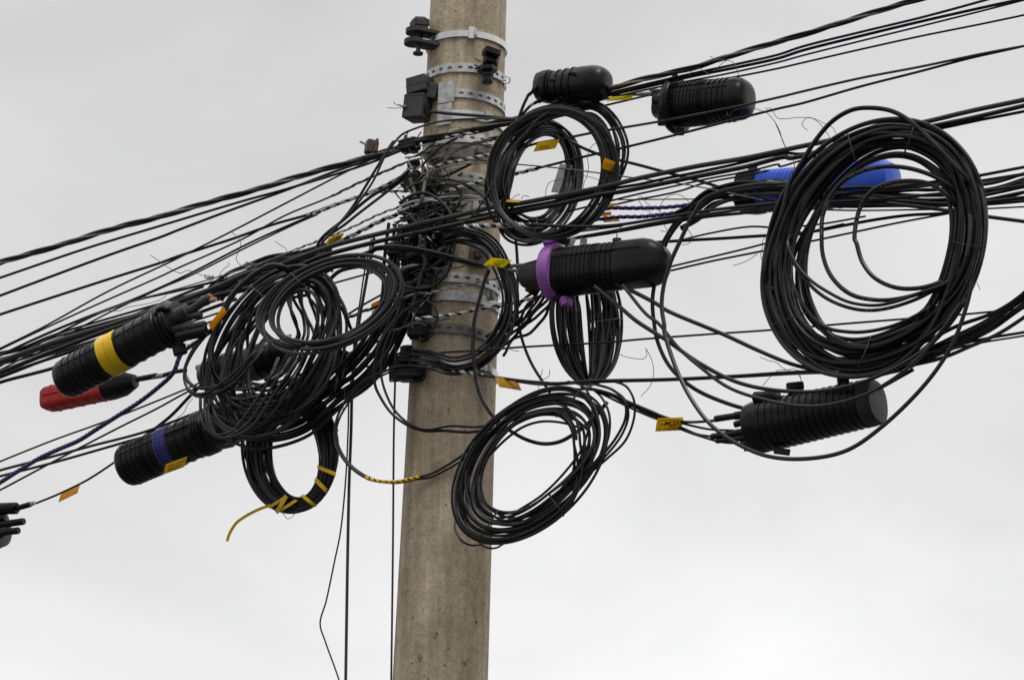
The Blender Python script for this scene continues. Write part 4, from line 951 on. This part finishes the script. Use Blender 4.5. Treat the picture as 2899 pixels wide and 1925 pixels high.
# top closure, shaped like a shoe
dC = -.22
p0, p1 = ctr('E 165,478', dC), ctr('E 690,440', dC)
root = empty('splice_closure', p0, 'smooth shoe shaped black closure lying on the top cables', 'splice closure', CL)
g = Geo(); pr = [(-.02, 40)] + ribs(.12, .5, 4, 41, 2.2, .007, 47) + [(.62, 50)] + dome(.8, 1.07, 51, 9, .55)
lathe(g, p0, p1, pr, 'rubber_black', 40, 2.4); g.build('body', root)
g = Geo(); lathe(g, p0, p1, [(-.16, 34), (-.13, 41), (-.02, 46), (.06, 47), (.08, 42)], 'rubber_black', 40, 2.6); g.build('end_cap', root)
port(root, 'E 75,480', 'E -20,560', 8, dC - .06, r2=5); port(root, 'E 110,590', 'E 40,630', 8, dC - .05, r2=5)
lug(root, 'E 395,355', 24, 10, dC - .13, rot=12); lug(root, 'E 210,412', 16, 10, dC - .11)
g = Geo(); rod(g, 'E 45,625 0,650', 4.5, dC - .05, .6, 'aluminium_rod'); g.build('bare_strand', root)
cable('black cable leaving the left port of the topmost closure', 'E -15,555 -60,650 -110,780 -160,900 -180,980', 4.6, dC - .07, group=LP)
cable('second black cable leaving the topmost closure, by the bare strand', 'E 10,645 -60,720 -120,790', 4.2, dC - .05, group=LP)

# domed closure, upper right
dC = -.12
p0, p1 = ctr('E 1360,650', dC), ctr('E 1925,588', dC)
root = empty('splice_closure', p0, 'ribbed black closure with a round dome, right of the topmost closure', 'splice closure', CL)
g = Geo(); lathe(g, p0, p1, [(.03, 60)] + ribs(.12, .42, 6, 61, 2.2) + ribs(.47, .54, 3, 61, 2.2, .005) + ribs(.62, .88, 4, 60, 2.2) + dome(.98, 1.19, 60, 9, .5), 'rubber_black', 44, 2.3); g.build('dome', root)
g = Geo(); lathe(g, p0, p1, [(-.09, 56), (-.085, 78), (-.03, 84), (.01, 84), (.04, 80), (.05, 62)], 'rubber_black', 44); g.build('clamp_ring', root)
g = Geo(); lathe(g, p0, p1, [(-.36, 26), (-.34, 32), (-.2, 42), (-.08, 62)], 'rubber_black', 24, 3); g.build('base', root)
for a in (100, 20, -60): seam(root, p0, p1, 62.5, a, .1, .95, squash=1.0)
port(root, 'E 1250,530', 'E 1110,530', 11, dC + .02); port(root, 'E 1220,600', 'E 1140,590', 13, dC - .05, mt='plastic_dark')
g = Geo(); rod(g, 'E 1115,535 1040,540 985,545', 6, dC, .6, 'clear_grey'); g.build('bare_strand', root)
g = Geo(); rod(g, 'E 985,545 900,560 760,555', 4.2, dC, .6, 'cable_black'); g.build('feed_cable', root)
lug(root, 'E 1335,390', 17, 26, dC + .02); lug(root, 'E 1380,890', 26, 20, dC - .02); lug(root, 'E 1215,740', 24, 60, dC - .04, mt='plastic_dark', nm='side_block')

# long closure with the purple clamp
dC = -.26
p0, p1 = ctr('K 600,885', dC), ctr('K 1480,785', dC)
root = empty('splice_closure', p0, 'long faceted black closure with a purple clamp ring', 'splice closure', CL)
g = Geo(); lathe(g, p0, p1, [(.0, 64)] + ribs(.06, .14, 4, 64, 1.8, .004) + ribs(.18, .37, 5, 63.5, 1.8, .004) + ribs(.42, .47, 3, 63, 1.8, .004) + ribs(.53, .64, 3, 62, 1.8, .004) + [(.7, 65), (.93, 65), (.935, 64.5), (1.0, 60), (1.06, 50), (1.11, 34), (1.14, 16), (1.145, 4)], 'rubber_black', 48, 3.4); g.build('body', root)
seam(root, p0, p1, 70, 24, .03, .94, w=2.8); seam(root, p0, p1, 60, -62, .03, .6, w=1.4)
g = Geo(); lathe(g, p0, p1, [(-.105, 66), (-.10, 80), (-.08, 83), (-.01, 83), (.01, 80), (.015, 64)], 'purple_plastic', 48); g.build('clamp_ring', root)
for a, w, h, r_ in (('K 510,590', 40, 24, -14), ('K 660,1155', 36, 26, 20)):
    g = Geo(); u, v, _ = px(a)[0]; pbox(g, u, v, w, h, 30, dC - .02, .6, 'purple_plastic', rot=r_, bev=.35); g.build('clamp_lug', root)
g = Geo(); rod(g, 'K 640,1120 655,1185', 13, dC - .03, .6, 'purple_plastic', 16); g.build('clamp_lug', root)
g = Geo(); pbox(g, *px('K 615,590')[0][:2], 48, 16, 30, dC, .6, 'rubber_black', rot=18); g.build('lever', root)
g = Geo(); lathe(g, p0, p1, [(-.40, 20), (-.38, 32), (-.34, 38), (-.2, 44), (-.08, 50)], 'plastic_dark', 32, 2.4); g.build('base', root)
for a, b in (('K 290,815', 'K 150,825'), ('K 280,880', 'K 130,860'), ('K 290,905', 'K 200,895')): port(root, a, b, 5.5, dC + .05, mt='dull_steel')
port(root, 'K 395,970', 'K 330,1080', 20, dC + .04, mt='rubber_black')
g = Geo(); rod(g, 'K 1128,605 1128,575', 13, dC, .6, 'plastic_dark', 16); g.build('hanger_lug', root)
g = Geo(); rod(g, 'K 1130,570 1125,520 1155,490 1160,430', 1.6, dC, .6, 'wire', 6); g.build('hanger_wire', root)
g = Geo(); pbox(g, *px('K 705,600')[0][:2], 22, 24, 6, dC + .02, .6, 'tag_white', rot=20); pbox(g, *px('K 820,610')[0][:2], 20, 22, 14, dC + .02, .6, 'galvanised', rot=5); g.build('bracket', root)

# closure with the yellow band (left)
def cyl_closure(a, b, lab, d, r, bands, nrib, portsd, flange, s=.6):
    p0, p1 = ctr(a, d, s), ctr(b, d, s)
    root = empty('splice_closure', p1, lab, 'splice closure', CL)
    g = Geo(); pr = dome(.0, -.1, r, 6, .6)[::-1]
    pr = pr + ribs(.05, .25, 4, r, 1.8, .006) + ribs(.3, .35, 3, r, 1.8, .005) + ribs(.42, .92, nrib, r, 1.8, .006) + [(1.0, r)]
    lathe(g, p0, p1, pr, 'rubber_black', 44, 2.15); g.build('body', root)
    for t0, t1, mt, dr in bands:
        g = Geo(); m = (t0 + t1) / 2
        lathe(g, p0, p1, [(t0, r), (t0 + .003, r + dr), (m - .006, r + dr), (m - .004, r + dr * .5), (m + .004, r + dr * .5), (m + .006, r + dr), (t1 - .003, r + dr), (t1, r)], mt, 44, 2.15); g.build('colour_band', root)
    g = Geo(); pr = [(.99, r)]
    for i in range(7): t = 1.0 + .022 * i; pr += [(t, r + flange * (.5 + .5 * (i % 2))), (t + .011, r + flange)]
    pr += [(1.17, r * .98), (1.22, r * .9), (1.23, r * .5)]
    lathe(g, p0, p1, pr, 'rubber_black', 44); g.build('clamp_ring', root)
    for q in (78, 15): seam(root, p0, p1, r + 1.2, q, .02, .98, w=1.5)
    for a_, b_, r1, mt in portsd: port(root, a_, b_, r1, d - .04, s, mt, r1 * .97)
    return root, p0, p1
root, p0, p1 = cyl_closure('W 158,872', 'W 372,757', 'ribbed black closure with a wide yellow band, left side', -.43, 56, [(.42, .60, 'yellow_plastic', 3.2)], 6, [('A 1560,1000', 'A 1740,910', 24, 'plastic_dark'), ('A 1560,1090', 'A 1760,1060', 14, 'plastic_dark'), ('A 1700,1080', 'A 1890,1040', 13, 'plastic_dark'), ('A 1640,1150', 'A 1900,1100', 16, 'rubber_black'), ('A 1700,980', 'A 1855,945', 10, 'plastic_dark')], 9)
port(root, 'A 1740,920', 'A 1930,790', 13, -.47, mt='plastic_dark', nm='sleeve')
g = Geo(); rod(g, 'A 1915,800 1945,770', 9, -.47, .6, 'copper'); rod(g, 'A 1940,815 1990,805', 7, -.47, .6, 'tan_tape'); g.build('taped_end', root)
g = Geo(); p3 = [ctr(q, -.52) for q in ('A 1440,940', 'A 1450,905', 'A 1480,885', 'A 1520,882', 'A 1550,900')]; tube(g, p3, 7 * K(p3[0]), 'rubber_black', 10); g.build('corrugated_latch', root)
lug(root, 'A 1655,1270', 40, 30, -.43, rot=-15, nm='corrugated_latch')
# closure with the blue ring
root, p0, p1 = cyl_closure('G 985,855', 'G 1530,622', 'ribbed black closure with a blue ring and a yellow tag, lower left', -.04, 59, [(.50, .68, 'navy_plastic', 2.4)], 5, [('G 1640,560', 'G 1760,500', 18, 'plastic_dark'), ('G 1700,640', 'G 1850,600', 22, 'rubber_black')], 7)
g = Geo(); lathe(g, p0, p1, [(1.15, 56), (1.3, 62), (1.36, 58), (1.5, 56), (1.58, 40), (1.6, 10)], 'rubber_black', 32, 3); g.build('base', root)
lug(root, 'G 960,715', 40, 16, -.04, rot=-22, nm='latch')
# red closure behind the yellow banded one
dC = .0
p0, p1 = ctr('G 385,350', dC), ctr('G 815,258', dC)
root = empty('splice_closure', p0, 'red boxy closure half hidden behind the yellow banded one', 'splice closure', CL)
g = Geo(); lathe(g, p0, p1, [(-.11, 18), (-.09, 28), (-.03, 33)] + ribs(.1, .9, 5, 34, 1.2, .006) + [(1.0, 34)], 'red_plastic', 40, 4.2, 1.0); g.build('body', root)
seam(root, p0, p1, 35.5, 6, -.02, 1.0, 'red_plastic', 1.6)
g = Geo(); lathe(g, p0, p1, [(.98, 34), (1.0, 38), (1.1, 38), (1.3, 34), (1.4, 26), (1.5, 18), (1.51, 8)], 'rubber_black', 32, 2.6); g.build('base', root)
port(root, 'G 1040,200', 'G 1200,170', 8, dC - .04)
g = Geo(); rod(g, 'G 1165,182 1250,168', 7, dC - .04, .6, 'clear_grey'); g.build('bare_strand', root)
g = Geo(); rod(g, 'G 1240,170 1340,140 1420,128', 6, dC - .04, .6, 'cable_black'); g.build('feed_cable', root)
# blue closure
dC = .02
p0, p1 = ctr('E 2135,1440', dC), ctr('F 1120,860', dC)
root = empty('splice_closure', p0, 'bright blue closure mostly hidden behind the biggest coil', 'splice closure', CL)
g = Geo(); lathe(g, p0, p1, [(0, 55)] + ribs(.05, .28, 8, 57, 1.6, .006) + ribs(.36, .6, 4, 61, 1.6, .006) + [(.75, 66), (.9, 66), (.98, 62), (1.03, 50), (1.05, 20)], 'blue_plastic', 44, 2.6); g.build('body', root)
g = Geo(); lathe(g, p0, p1, [(-.16, 44), (-.15, 58), (-.06, 62), (.0, 60), (.01, 52)], 'rubber_black', 36, 3); g.build('end_cap', root)
lug(root, 'E 2055,1275', 26, 60, dC - .06, mt='plastic_dark', nm='latch')
g = Geo(); c_ = P(*px('F 250,772')[0][:2], dC - .16); k_ = K(c_)
box(g, c_, Vector((10 * k_, -6 * k_, 2 * k_)), Vector((0, .002, 0)), Vector((0, 0, 7 * k_)), 'white_label', .2); lb = g.build('label_plate', root)
# closure lower right
dC = -.24
p0, p1 = ctr('M 1060,1015', dC), ctr('M 1860,840', dC)
root = empty('splice_closure', p0, 'ribbed black closure with a flat grey end below the biggest coil', 'splice closure', CL)
g = Geo(); lathe(g, p0, p1, [(-.05, 72)] + ribs(.02, .98, 15, 71, 2.4, .007, 64) + [(1.0, 64)], 'rubber_black', 48, 2.3); g.build('body', root)
g = Geo(); lathe(g, p0, p1, [(1.0, 66), (1.03, 67), (1.10, 65), (1.13, 60), (1.14, 30), (1.142, 2)], 'plastic_dark', 48, 2.3); g.build('end_cap', root)
g = Geo(); lathe(g, p0, p1, [(-.17, 52), (-.15, 72), (-.10, 75), (-.03, 75), (-.01, 70)], 'rubber_black', 44); g.build('clamp_ring', root)
for a, b, r1 in (('M 950,915', 'M 640,962', 12), ('M 940,968', 'M 800,1008', 12), ('M 960,1055', 'M 610,1105', 11), ('M 960,1105', 'M 650,1142', 9), ('M 960,1150', 'M 850,1160', 9), ('M 1150,780', 'M 960,790', 22)): port(root, a, b, r1, dC - .05, r2=r1 * .8)
for a, w, h in (('M 1290,700', 50, 22), ('M 1290,745', 40, 18), ('M 1680,655', 34, 24)): lug(root, a, w, h, dC - .02, rot=-6, nm='bracket')
g = Geo(); pbox(g, *px('M 1185,1225')[0][:2], 46, 14, 22, dC - .0, .6, 'plastic_dark', rot=8); g.build('lug', root)
g = Geo(); pbox(g, *px('M 910,1195')[0][:2], 24, 14, 20, dC - .03, .6, 'plastic_dark', rot=-8); g.build('lug', root)
FT = 'thin feed cables of the lower right closure'
cable('thin feed cable from the lettered tag to the lower right closure, upper', 'L 1200,255 1400,300 1560,370 1750,450 M 230,945 400,985 650,975', 4.2, dC - .06, group=FT)
cable('thin feed cable from the lettered tag to the lower right closure, second', 'L 1100,270 1350,290 1560,390 1800,480 M 300,975 450,1015 600,1045 800,1055', 3.4, dC - .05, group=FT)
cable('thin feed cable from the lettered tag to the lower right closure, third', 'L 1250,260 1480,345 1700,455 M 200,960 380,1035 500,1085 620,1105', 3.4, dC - .045, group=FT)
cable('thin feed cable from the lettered tag to the lower right closure, lowest', 'L 1300,280 1500,380 1720,480 M 250,990 390,1055 550,1110 700,1150 860,1160', 3.2, dC - .05, group=FT)
# closure cut by the left edge
dC = .05
p0, p1 = ctr('G -420,1450', dC), ctr('G -30,1290', dC)
root = empty('splice_closure', p0, 'black closure end with stub ports cut by the left edge', 'splice closure', CL)
g = Geo(); lathe(g, p0, p1, [(-.1, 40), (0, 62)] + ribs(.1, .8, 6, 64, 2, .008) + [(.85, 64), (.86, 72), (1.0, 72), (1.02, 60), (1.03, 10)], 'rubber_black', 44); g.build('body', root)
for a, b, r1 in (('G -30,1185', 'G 130,1180', 17), ('G -20,1310', 'G 185,1280', 10), ('G -20,1370', 'G 145,1350', 10), ('G -40,1260', 'G 40,1250', 10), ('G -20,1400', 'G 70,1345', 9)): port(root, a, b, r1, dC - .1, mt='rubber_black')
port(root, 'G 130,1180', 'G 235,1150', 8, dC - .1, mt='rubber_black'); g = Geo(); rod(g, 'G 225,1155 262,1140', 6, dC - .1, .6, 'clear_grey'); g.build('bare_strand', root)
# dusty closure behind the left coils
dC = .06
p0, p1 = ctr('H 380,1245', dC), ctr('H 1080,1050', dC)
root = empty('splice_closure', p0, 'dusty dark closure glimpsed behind the large tilted coil', 'splice closure', CL)
g = Geo(); lathe(g, p0, p1, [(-.12, 14), (-.1, 34)] + ribs(0, .9, 9, 48, 2, .006) + dome(.95, 1.1, 48, 5), 'rubber_black', 36); g.build('body', root)
g = Geo(); lathe(g, p0, p1, [(.55, 48.5), (.56, 51), (.66, 51), (.67, 48.5)], 'olive_dust', 36); g.build('dusty_band', root)
port(root, 'H 350,1150', 'H 250,1180', 9, dC, mt='clear_grey')

# ------------------------------------------------------------------ tags
TG = 'plastic tags tied to the cables'
def plate(label, corners, d, mt, aspect, texts=(), sgn=1, th=.0015, cat='tag', name='cable_tag', s=.6, group=TG):
    """Real rectangle whose picture is the given slanted outline (TL TR BR BL)."""
    q = [Vector((a, b)) for a, b, _ in px(corners)]
    a = ((q[1] - q[0]) + (q[2] - q[3])) / 2; b = ((q[3] - q[0]) + (q[2] - q[1])) / 2; c = sum(q, Vector((0, 0))) / 4
    cc = a.dot(b); M_ = aspect ** 2 * b.length_squared - a.length_squared
    z1 = math.sqrt(max(0, (M_ + math.sqrt(M_ * M_ + 4 * aspect ** 2 * cc * cc)) / 2)) * sgn
    z2 = -cc / z1 if abs(z1) > 1e-6 else math.sqrt(max(0, (a.length_squared / aspect ** 2 - b.length_squared)))
    o = P(c.x, c.y, d, s); k_ = K(o)
    A_ = (CX * a.x - CY * a.y + CZ * z1) * k_; B_ = (CX * b.x - CY * b.y + CZ * z2) * k_
    n_ = A_.cross(B_).normalized()
    if n_.dot(CZ) > 0: n_ = -n_
    root = empty(name, o, label, cat, group)
    g = Geo(); box(g, o, A_ / 2, B_ / 2, n_ * th, mt, .9); 
    g.build('plate', root)
    e1 = A_.normalized(); e2 = -(B_.normalized())
    for tx, x, y, h, m_, shear in texts:
        if tx.startswith('_'):                     # printed rule
            w = float(tx[1:]); g = Geo(); cN = o + A_ * x + B_ * y + n_ * (th + .0006)
            box(g, cN, A_ * w / 2, B_ * h / 2, n_ * .0003, m_, .1); g.build('printed_line', root); continue
        cu = bpy.data.curves.new('lettering', 'FONT'); cu.body = tx; cu.size = h * B_.length; cu.align_x = 'CENTER'; cu.align_y = 'CENTER'; cu.shear = shear; cu.extrude = .0002; cu.offset = .0004
        to = bpy.data.objects.new('lettering', cu); COL.objects.link(to); bpy.context.view_layer.update()
        me = bpy.data.meshes.new_from_object(to.evaluated_get(bpy.context.evaluated_depsgraph_get()))
        bpy.data.objects.remove(to); bpy.data.curves.remove(cu)
        me.materials.clear(); me.materials.append(MATS[m_])
        t = bpy.data.objects.new('lettering', me); COL.objects.link(t)
        nz_ = e1.cross(e2).normalized()
        R = Matrix((e1, e2, nz_)).transposed().to_4x4()
        pos = A_ * x + B_ * y + n_ * (th + .0008)
        t.parent = root; t.matrix_local = Matrix.Translation(pos) @ R
    return root
plate('yellow lettered tag on the feed cables of the lower right closure', 'c 330,395 1600,350 1500,990 260,1030', -.33, 'tag_yellow', 1.85, [('MCD', .04, -.08, .46, 'ink', .35), ('Telecom', .12, .13, .13, 'ink_faded', 0), ('(61) 3019-0866', .06, .33, .17, 'ink', 0), ('_.78', -.02, -.35, .035, 'ink', 0), ('_.06', -.36, .33, .10, 'ink', 0), ('_.12', -.30, -.04, .06, 'ink', 0)], 1)
plate('lemon yellow tag lying nearly flat in front of the pole', 'b 880,520 1830,620 1420,970 460,860', -.36, 'tag_lemon', 1.9, [('GAJA', .0, .10, .30, 'ink_faded', 0), ('_.6', 0, -.12, .06, 'ink_faded', 0), ('_.6', -.02, .36, .08, 'ink_faded', 0), ('_.4', 0, -.34, .07, 'ink_faded', 0)], 1)
plate('slanted yellow tag inside the narrow top coil', 'a 720,440 1750,260 1570,660 490,850', -.3, 'tag_yellow', 1.9, [('A', -.26, .03, .34, 'ink', .5), ('ALL', -.03, .0, .24, 'ink_faded', .1), ('_.36', 0, .34, .05, 'ink_faded', 0)], 1)
plate('yellow tag hanging on the blue ringed closure', 'e 720,720 1660,390 1510,880 540,1230', -.2, 'tag_yellow', 1.9, [('CABO OPTICO', .02, -.2, .24, 'ink_faded', 0), ('_.7', .0, .08, .12, 'ink_faded', 0), ('_.6', -.02, .3, .10, 'ink_faded', 0)], 1)
plate('orange backlit tag beside the pole above the lower round coil', 'f 170,430 1270,620 1450,1110 400,920', -.25, 'tag_orange', 1.9, [('_.16', -.22, -.02, .4, 'ink_faded', 0), ('_.25', .12, -.02, .14, 'ink_faded', 0), ('_.66', 0, .34, .08, 'ink_faded', 0)], 1)
plate('orange tag on the low left cable, under the blue ringed closure', 'G 455,1080 608,1005 600,1060 445,1135', -.0, 'tag_orange', 1.9, [], -1)
plate('orange tag hanging on edge beside the large tilted coil', 'U 545,1005 790,695 828,790 585,1095', -.5, 'tag_orange', 1.9, [], 1)
plate('orange tag half hidden by the wide top coil', 'E 690,1135 795,1168 770,1265 655,1225', -.3, 'tag_orange', 1.6, [('_.6', 0, -.1, .1, 'ink_faded', 0), ('_.6', 0, .15, .1, 'ink_faded', 0)], 1)
plate('yellow tag seen edge on under the domed closure cable', 'E 742,577 958,560 930,583 706,608', -.2, 'tag_lemon', 1.9, [], 1)
plate('yellow tag seen edge on inside the narrow top coil', 'D 1408,864 1538,870 1538,888 1410,887', -.3, 'tag_yellow', 1.9, [], 1)
plate('pale yellow tag above the upper blue spiral', 'T 205,292 520,268 512,302 185,335', -.16, 'tag_yellow', 1.9, [], 1)
plate('orange tag at the left end of the lower blue spiral, upper', 'T 100,470 350,448 400,508 60,545', -.1, 'tag_orange', 1.9, [], 1)
plate('orange tag at the left end of the lower blue spiral, below it', 'T 170,608 545,596 540,632 230,665', -.1, 'tag_orange', 1.9, [], 1)
plate('yellow tag with black letters on the silver grip left of the tangle', 'B 1405,1215 1540,1175 1510,1228 1370,1295', -.24, 'tag_yellow', 1.9, [('_.1', -.3, 0, .6, 'ink', 0), ('_.08', -.1, 0, .6, 'ink', 0), ('_.1', .1, 0, .6, 'ink', 0), ('_.08', .28, 0, .6, 'ink', 0)], 1)
plate('yellow strip tag behind the right rim of the front left coil, upper', 'X 1185,75 1395,-45 1395,20 1190,110', .0, 'tag_orange', 2.2, [], 1)
plate('yellow strip tag behind the right rim of the front left coil, lower', 'X 1200,190 1380,70 1390,100 1200,240', .0, 'tag_yellow', 2.2, [], 1)
plate('small yellow tag above the black toothed clamp tangle', 'J 395,310 495,235 505,262 400,340', -.05, 'tag_yellow', 1.8, [], 1)
plate('small yellow tag on the lower rim of the front left coil', 'X 560,628 705,562 712,590 565,650', -.2, 'tag_yellow', 2.2, [], 1)
plate('tiny yellow scrap under the large tilted coil', 'V 1625,500 1740,420 1740,470 1630,530', .0, 'tag_yellow', 2, [], 1)
plate('white plastic card hanging behind the narrow top coil', 'D 1908,530 2035,560 1960,805 1818,800', .0, 'tag_white', .55, [], 1, cat='card', name='plastic_card')
plate('red and white printed label stuck on the blue closure', 'F 215,752 285,745 275,790 212,795', -.16, 'white_label', 1.6, [('E', -.2, 0, .7, 'red_ink', 0), ('F', .25, 0, .7, 'red_ink', 0)], 1, cat='label', name='printed_label', group='labels on closures')

# printed cable markings, tiny white print along two loops of the big coil are part of the jacket; small ties
for lab, s_, m_ in (('green plastic tie beside the top coil', 'Q 1900,240 1950,150 2010,60', 'green_tie'), ('second green plastic tie beside the top coil', 'Q 1930,250 1975,190 1985,130', 'green_tie')):
    p3 = to3(s_, -.27, .2, step=4); g = Geo(); tube(g, p3, 1.8 * K(p3[0]), m_, 6); tag(g.build('cable_tie'), lab, 'tie', 'green ties')
root = empty('bare_wire_knot', P(*px('A 1920,600')[0][:2], -.22), 'frayed pale knot of bare strand on the thin cable over the left coils', 'wire knot')
rg = random.Random(4)
for i in range(9):
    u, v, _ = px('A 1920,605')[0]; pts = [(u + rg.uniform(-14, 16), v + rg.uniform(-9, 9), rg.uniform(-.01, .01)) for _ in range(4)]
    g = Geo(); p3 = [P(a[0], a[1], -.22 + a[2]) for a in sample(pts, 3)]; tube(g, p3, 1.3 * K(p3[0]), 'aluminium_rod', 5); g.build('strand', root)
root = empty('bare_wire_knot', P(*px('B 660,1460')[0][:2], -.22), 'frayed grey strand ends above the large tilted coil', 'wire knot')
for i in range(6):
    u, v, _ = px('B 640,1462')[0]; g = Geo()
    pts = [(u + rg.uniform(-8, 4), v + (i - 2.5) * 3, 0), (u + 26, v + rg.uniform(-3, 3), 0), (u + 62, v + rg.uniform(-6, 2), 0)]
    p3 = [P(a[0], a[1], -.22) for a in sample(pts, 4)]; tube(g, p3, 1.3 * K(p3[0]), 'dull_rod', 5); g.build('strand', root)

# loose tie wires
for lab, s_ in (
    ('curly wire hanging off the thin cable left of the pole', 'B 500,1160 550,1200 590,1260 570,1340 550,1400 570,1450 620,1485'),
    ('curved wire end over the left coils', 'B 910,1250 960,1285 1010,1320 1015,1360 980,1390 900,1410 840,1440'),
    ('crooked wire end sticking up left of the pale knot', 'A 1385,400 1440,435 1500,480 1580,530 1660,565 1720,540 1790,555 1870,590'),
    ('short wire curl above the pale knot', 'A 1960,605 2010,600 2040,550 2080,510 2110,490 2105,465'),
    ('wire spike beside the pale knot', 'A 2060,590 2080,610 2100,560 2140,550 2165,605'),
    ('fine wire hanging along the top edge of the left bunch', 'A 1000,910 1100,912 1170,880 1280,860 1400,835 1500,795 1535,768'),
    ('fine wire on the ports of the yellow banded closure', 'A 1640,1095 1590,1100 1575,1140 1610,1180 1700,1215 1790,1240'),
    ('thin wire loop over the domed closure', 'E 1660,195 1700,220 1800,235 1850,240 1885,270 1910,330 1920,370 1890,390'),
    ('second thin wire over the domed closure', 'E 1730,310 1760,270 1810,235'),
    ('thin wire beside the lug of the domed closure', 'E 1475,370 1500,320 1550,305 1600,330 1650,365 1660,400'),
    ('white hooked wire on the dome of the domed closure', 'E 1820,705 1815,740 1830,745 1870,700 1950,675 2040,670 2110,690 2180,715 2250,790 2300,880 2330,980 2359,1040 F 60,300 110,420 150,520 200,600 235,660 245,800 235,860'),
    ('thin wire wandering over the sky left of the biggest coil', 'O 195,910 250,912 270,950 300,990 360,997 480,985 600,995 680,1030 760,1070 790,1120'),
    ('thin wire hook near the biggest coil', 'O 555,1095 520,1070 505,1040 530,1000 565,985 620,1010 690,1080 740,1160'),
    ('wire loop over the blue spirals', 'T 1410,550 1390,400 1400,310 1460,210 1560,120 1700,78 1850,110 1960,200 2030,300'),
    ('wire crossing the blue spirals, left', 'T 945,110 955,220 1020,320 1100,400 1240,490 1330,560'),
    ('wire crossing the blue spirals, beside the first', 'T 985,110 1040,160 1090,240 1200,320 1350,400 1400,460'),
    ('wire hanging under the blue spirals', 'T 1470,700 1520,790 1590,870 1620,920'),
    ('short hooked wire under the blue spirals', 'T 1405,828 1440,850 1540,852'),
    ('wire loop round the loops right of the long closure', 'T 1840,720 1920,770 2000,850 2050,930 2055,1010 2010,1090 1900,1130 1830,1120'),
    ('wire loop inside the narrow top coil', 'E 145,1490 150,1420 180,1360 260,1335 400,1305 520,1300 620,1330 690,1355'),
    ('wire loop at the right rim of the wide top coil', 'E 490,1420 500,1360 530,1280 540,1200 530,1130 550,1050 600,1000 700,975 800,985 870,1015'),
    ('wire spiral hanging below the level cable by the hanging coil', 'L 1470,0 1550,30 1620,42 1680,40 1700,10 1690,-40'),
    ('long wire hanging right of the hanging coil', 'L 1700,-30 1740,60 1752,150 1730,240 1655,330'),
    ('forked wire above the lower round coil', 'L 905,122 890,180 880,200 930,192 955,170 960,125'),
    ('wire tie knotted above the lower round coil', 'L 895,205 870,250 880,275 850,310 840,350'),
    ('wire tangle on the level cable under the biggest coil', 'M 1005,460 1080,490 1140,505 1180,540 1230,565 1270,555 1320,570'),
    ('wire stay from the level cable to the lower right closure', 'M 1030,690 1090,620 1150,570 1250,565'),
    ('short twisted wire holding the lower right closure', 'M 1310,590 1340,640 1345,670 1330,600'),
    ('wire zigzag left of the biggest coil', 'N 300,0 265,60 240,100 245,140 230,180 235,240 265,290'),
    ('wire curve left of the biggest coil', 'N 0,293 80,270 150,235 200,195'),
    ('wire end on the right rim of the biggest coil', 'N 1980,430 1995,460 2005,490'),
    ('thin wire loop under the yellow bound coil', 'I 915,1075 905,1110 920,1150 955,1200 985,1232 1025,1215 1060,1170'),
    ('thin wire down to the blue ringed closure', 'G 1470,345 1430,390 1410,440 1370,480 1350,490'),
    ('thin wire hanging beside the double loop', 'I 1480,120 1460,170 1465,230 1450,300 1430,380 1405,450'),
    ('wire twist under the hanging bunch beside the pole', 'J 1430,935 1440,960 1440,1000 1470,1015 1525,1022'),
    ('wire ring in front of the tangle', 'Q 100,620 60,560 P 1000,1568 Q 640,120 600,250 540,330 460,430 430,560'),
    ('second wire in front of the tangle', 'Q 420,640 300,790 220,900 190,1030'),
    ('wire curl on the shiny plain band', 'Z 1390,1430 1480,1320 1600,1260 1720,1265 1860,1310'),
    ('bent wire above the edge on tag in the top coil', 'D 1450,862 1490,835 1530,815 1535,825'),
    ('second bent wire above the edge on tag', 'D 1550,862 1560,835 1590,828 1620,842')):
    wire(lab, s_, 1.0 if 'white' not in lab else 1.1, -.3 if 'front' in lab or 'coil' in lab else -.24)
for o in bpy.data.objects:
    if '_o' in o: del o['_o']
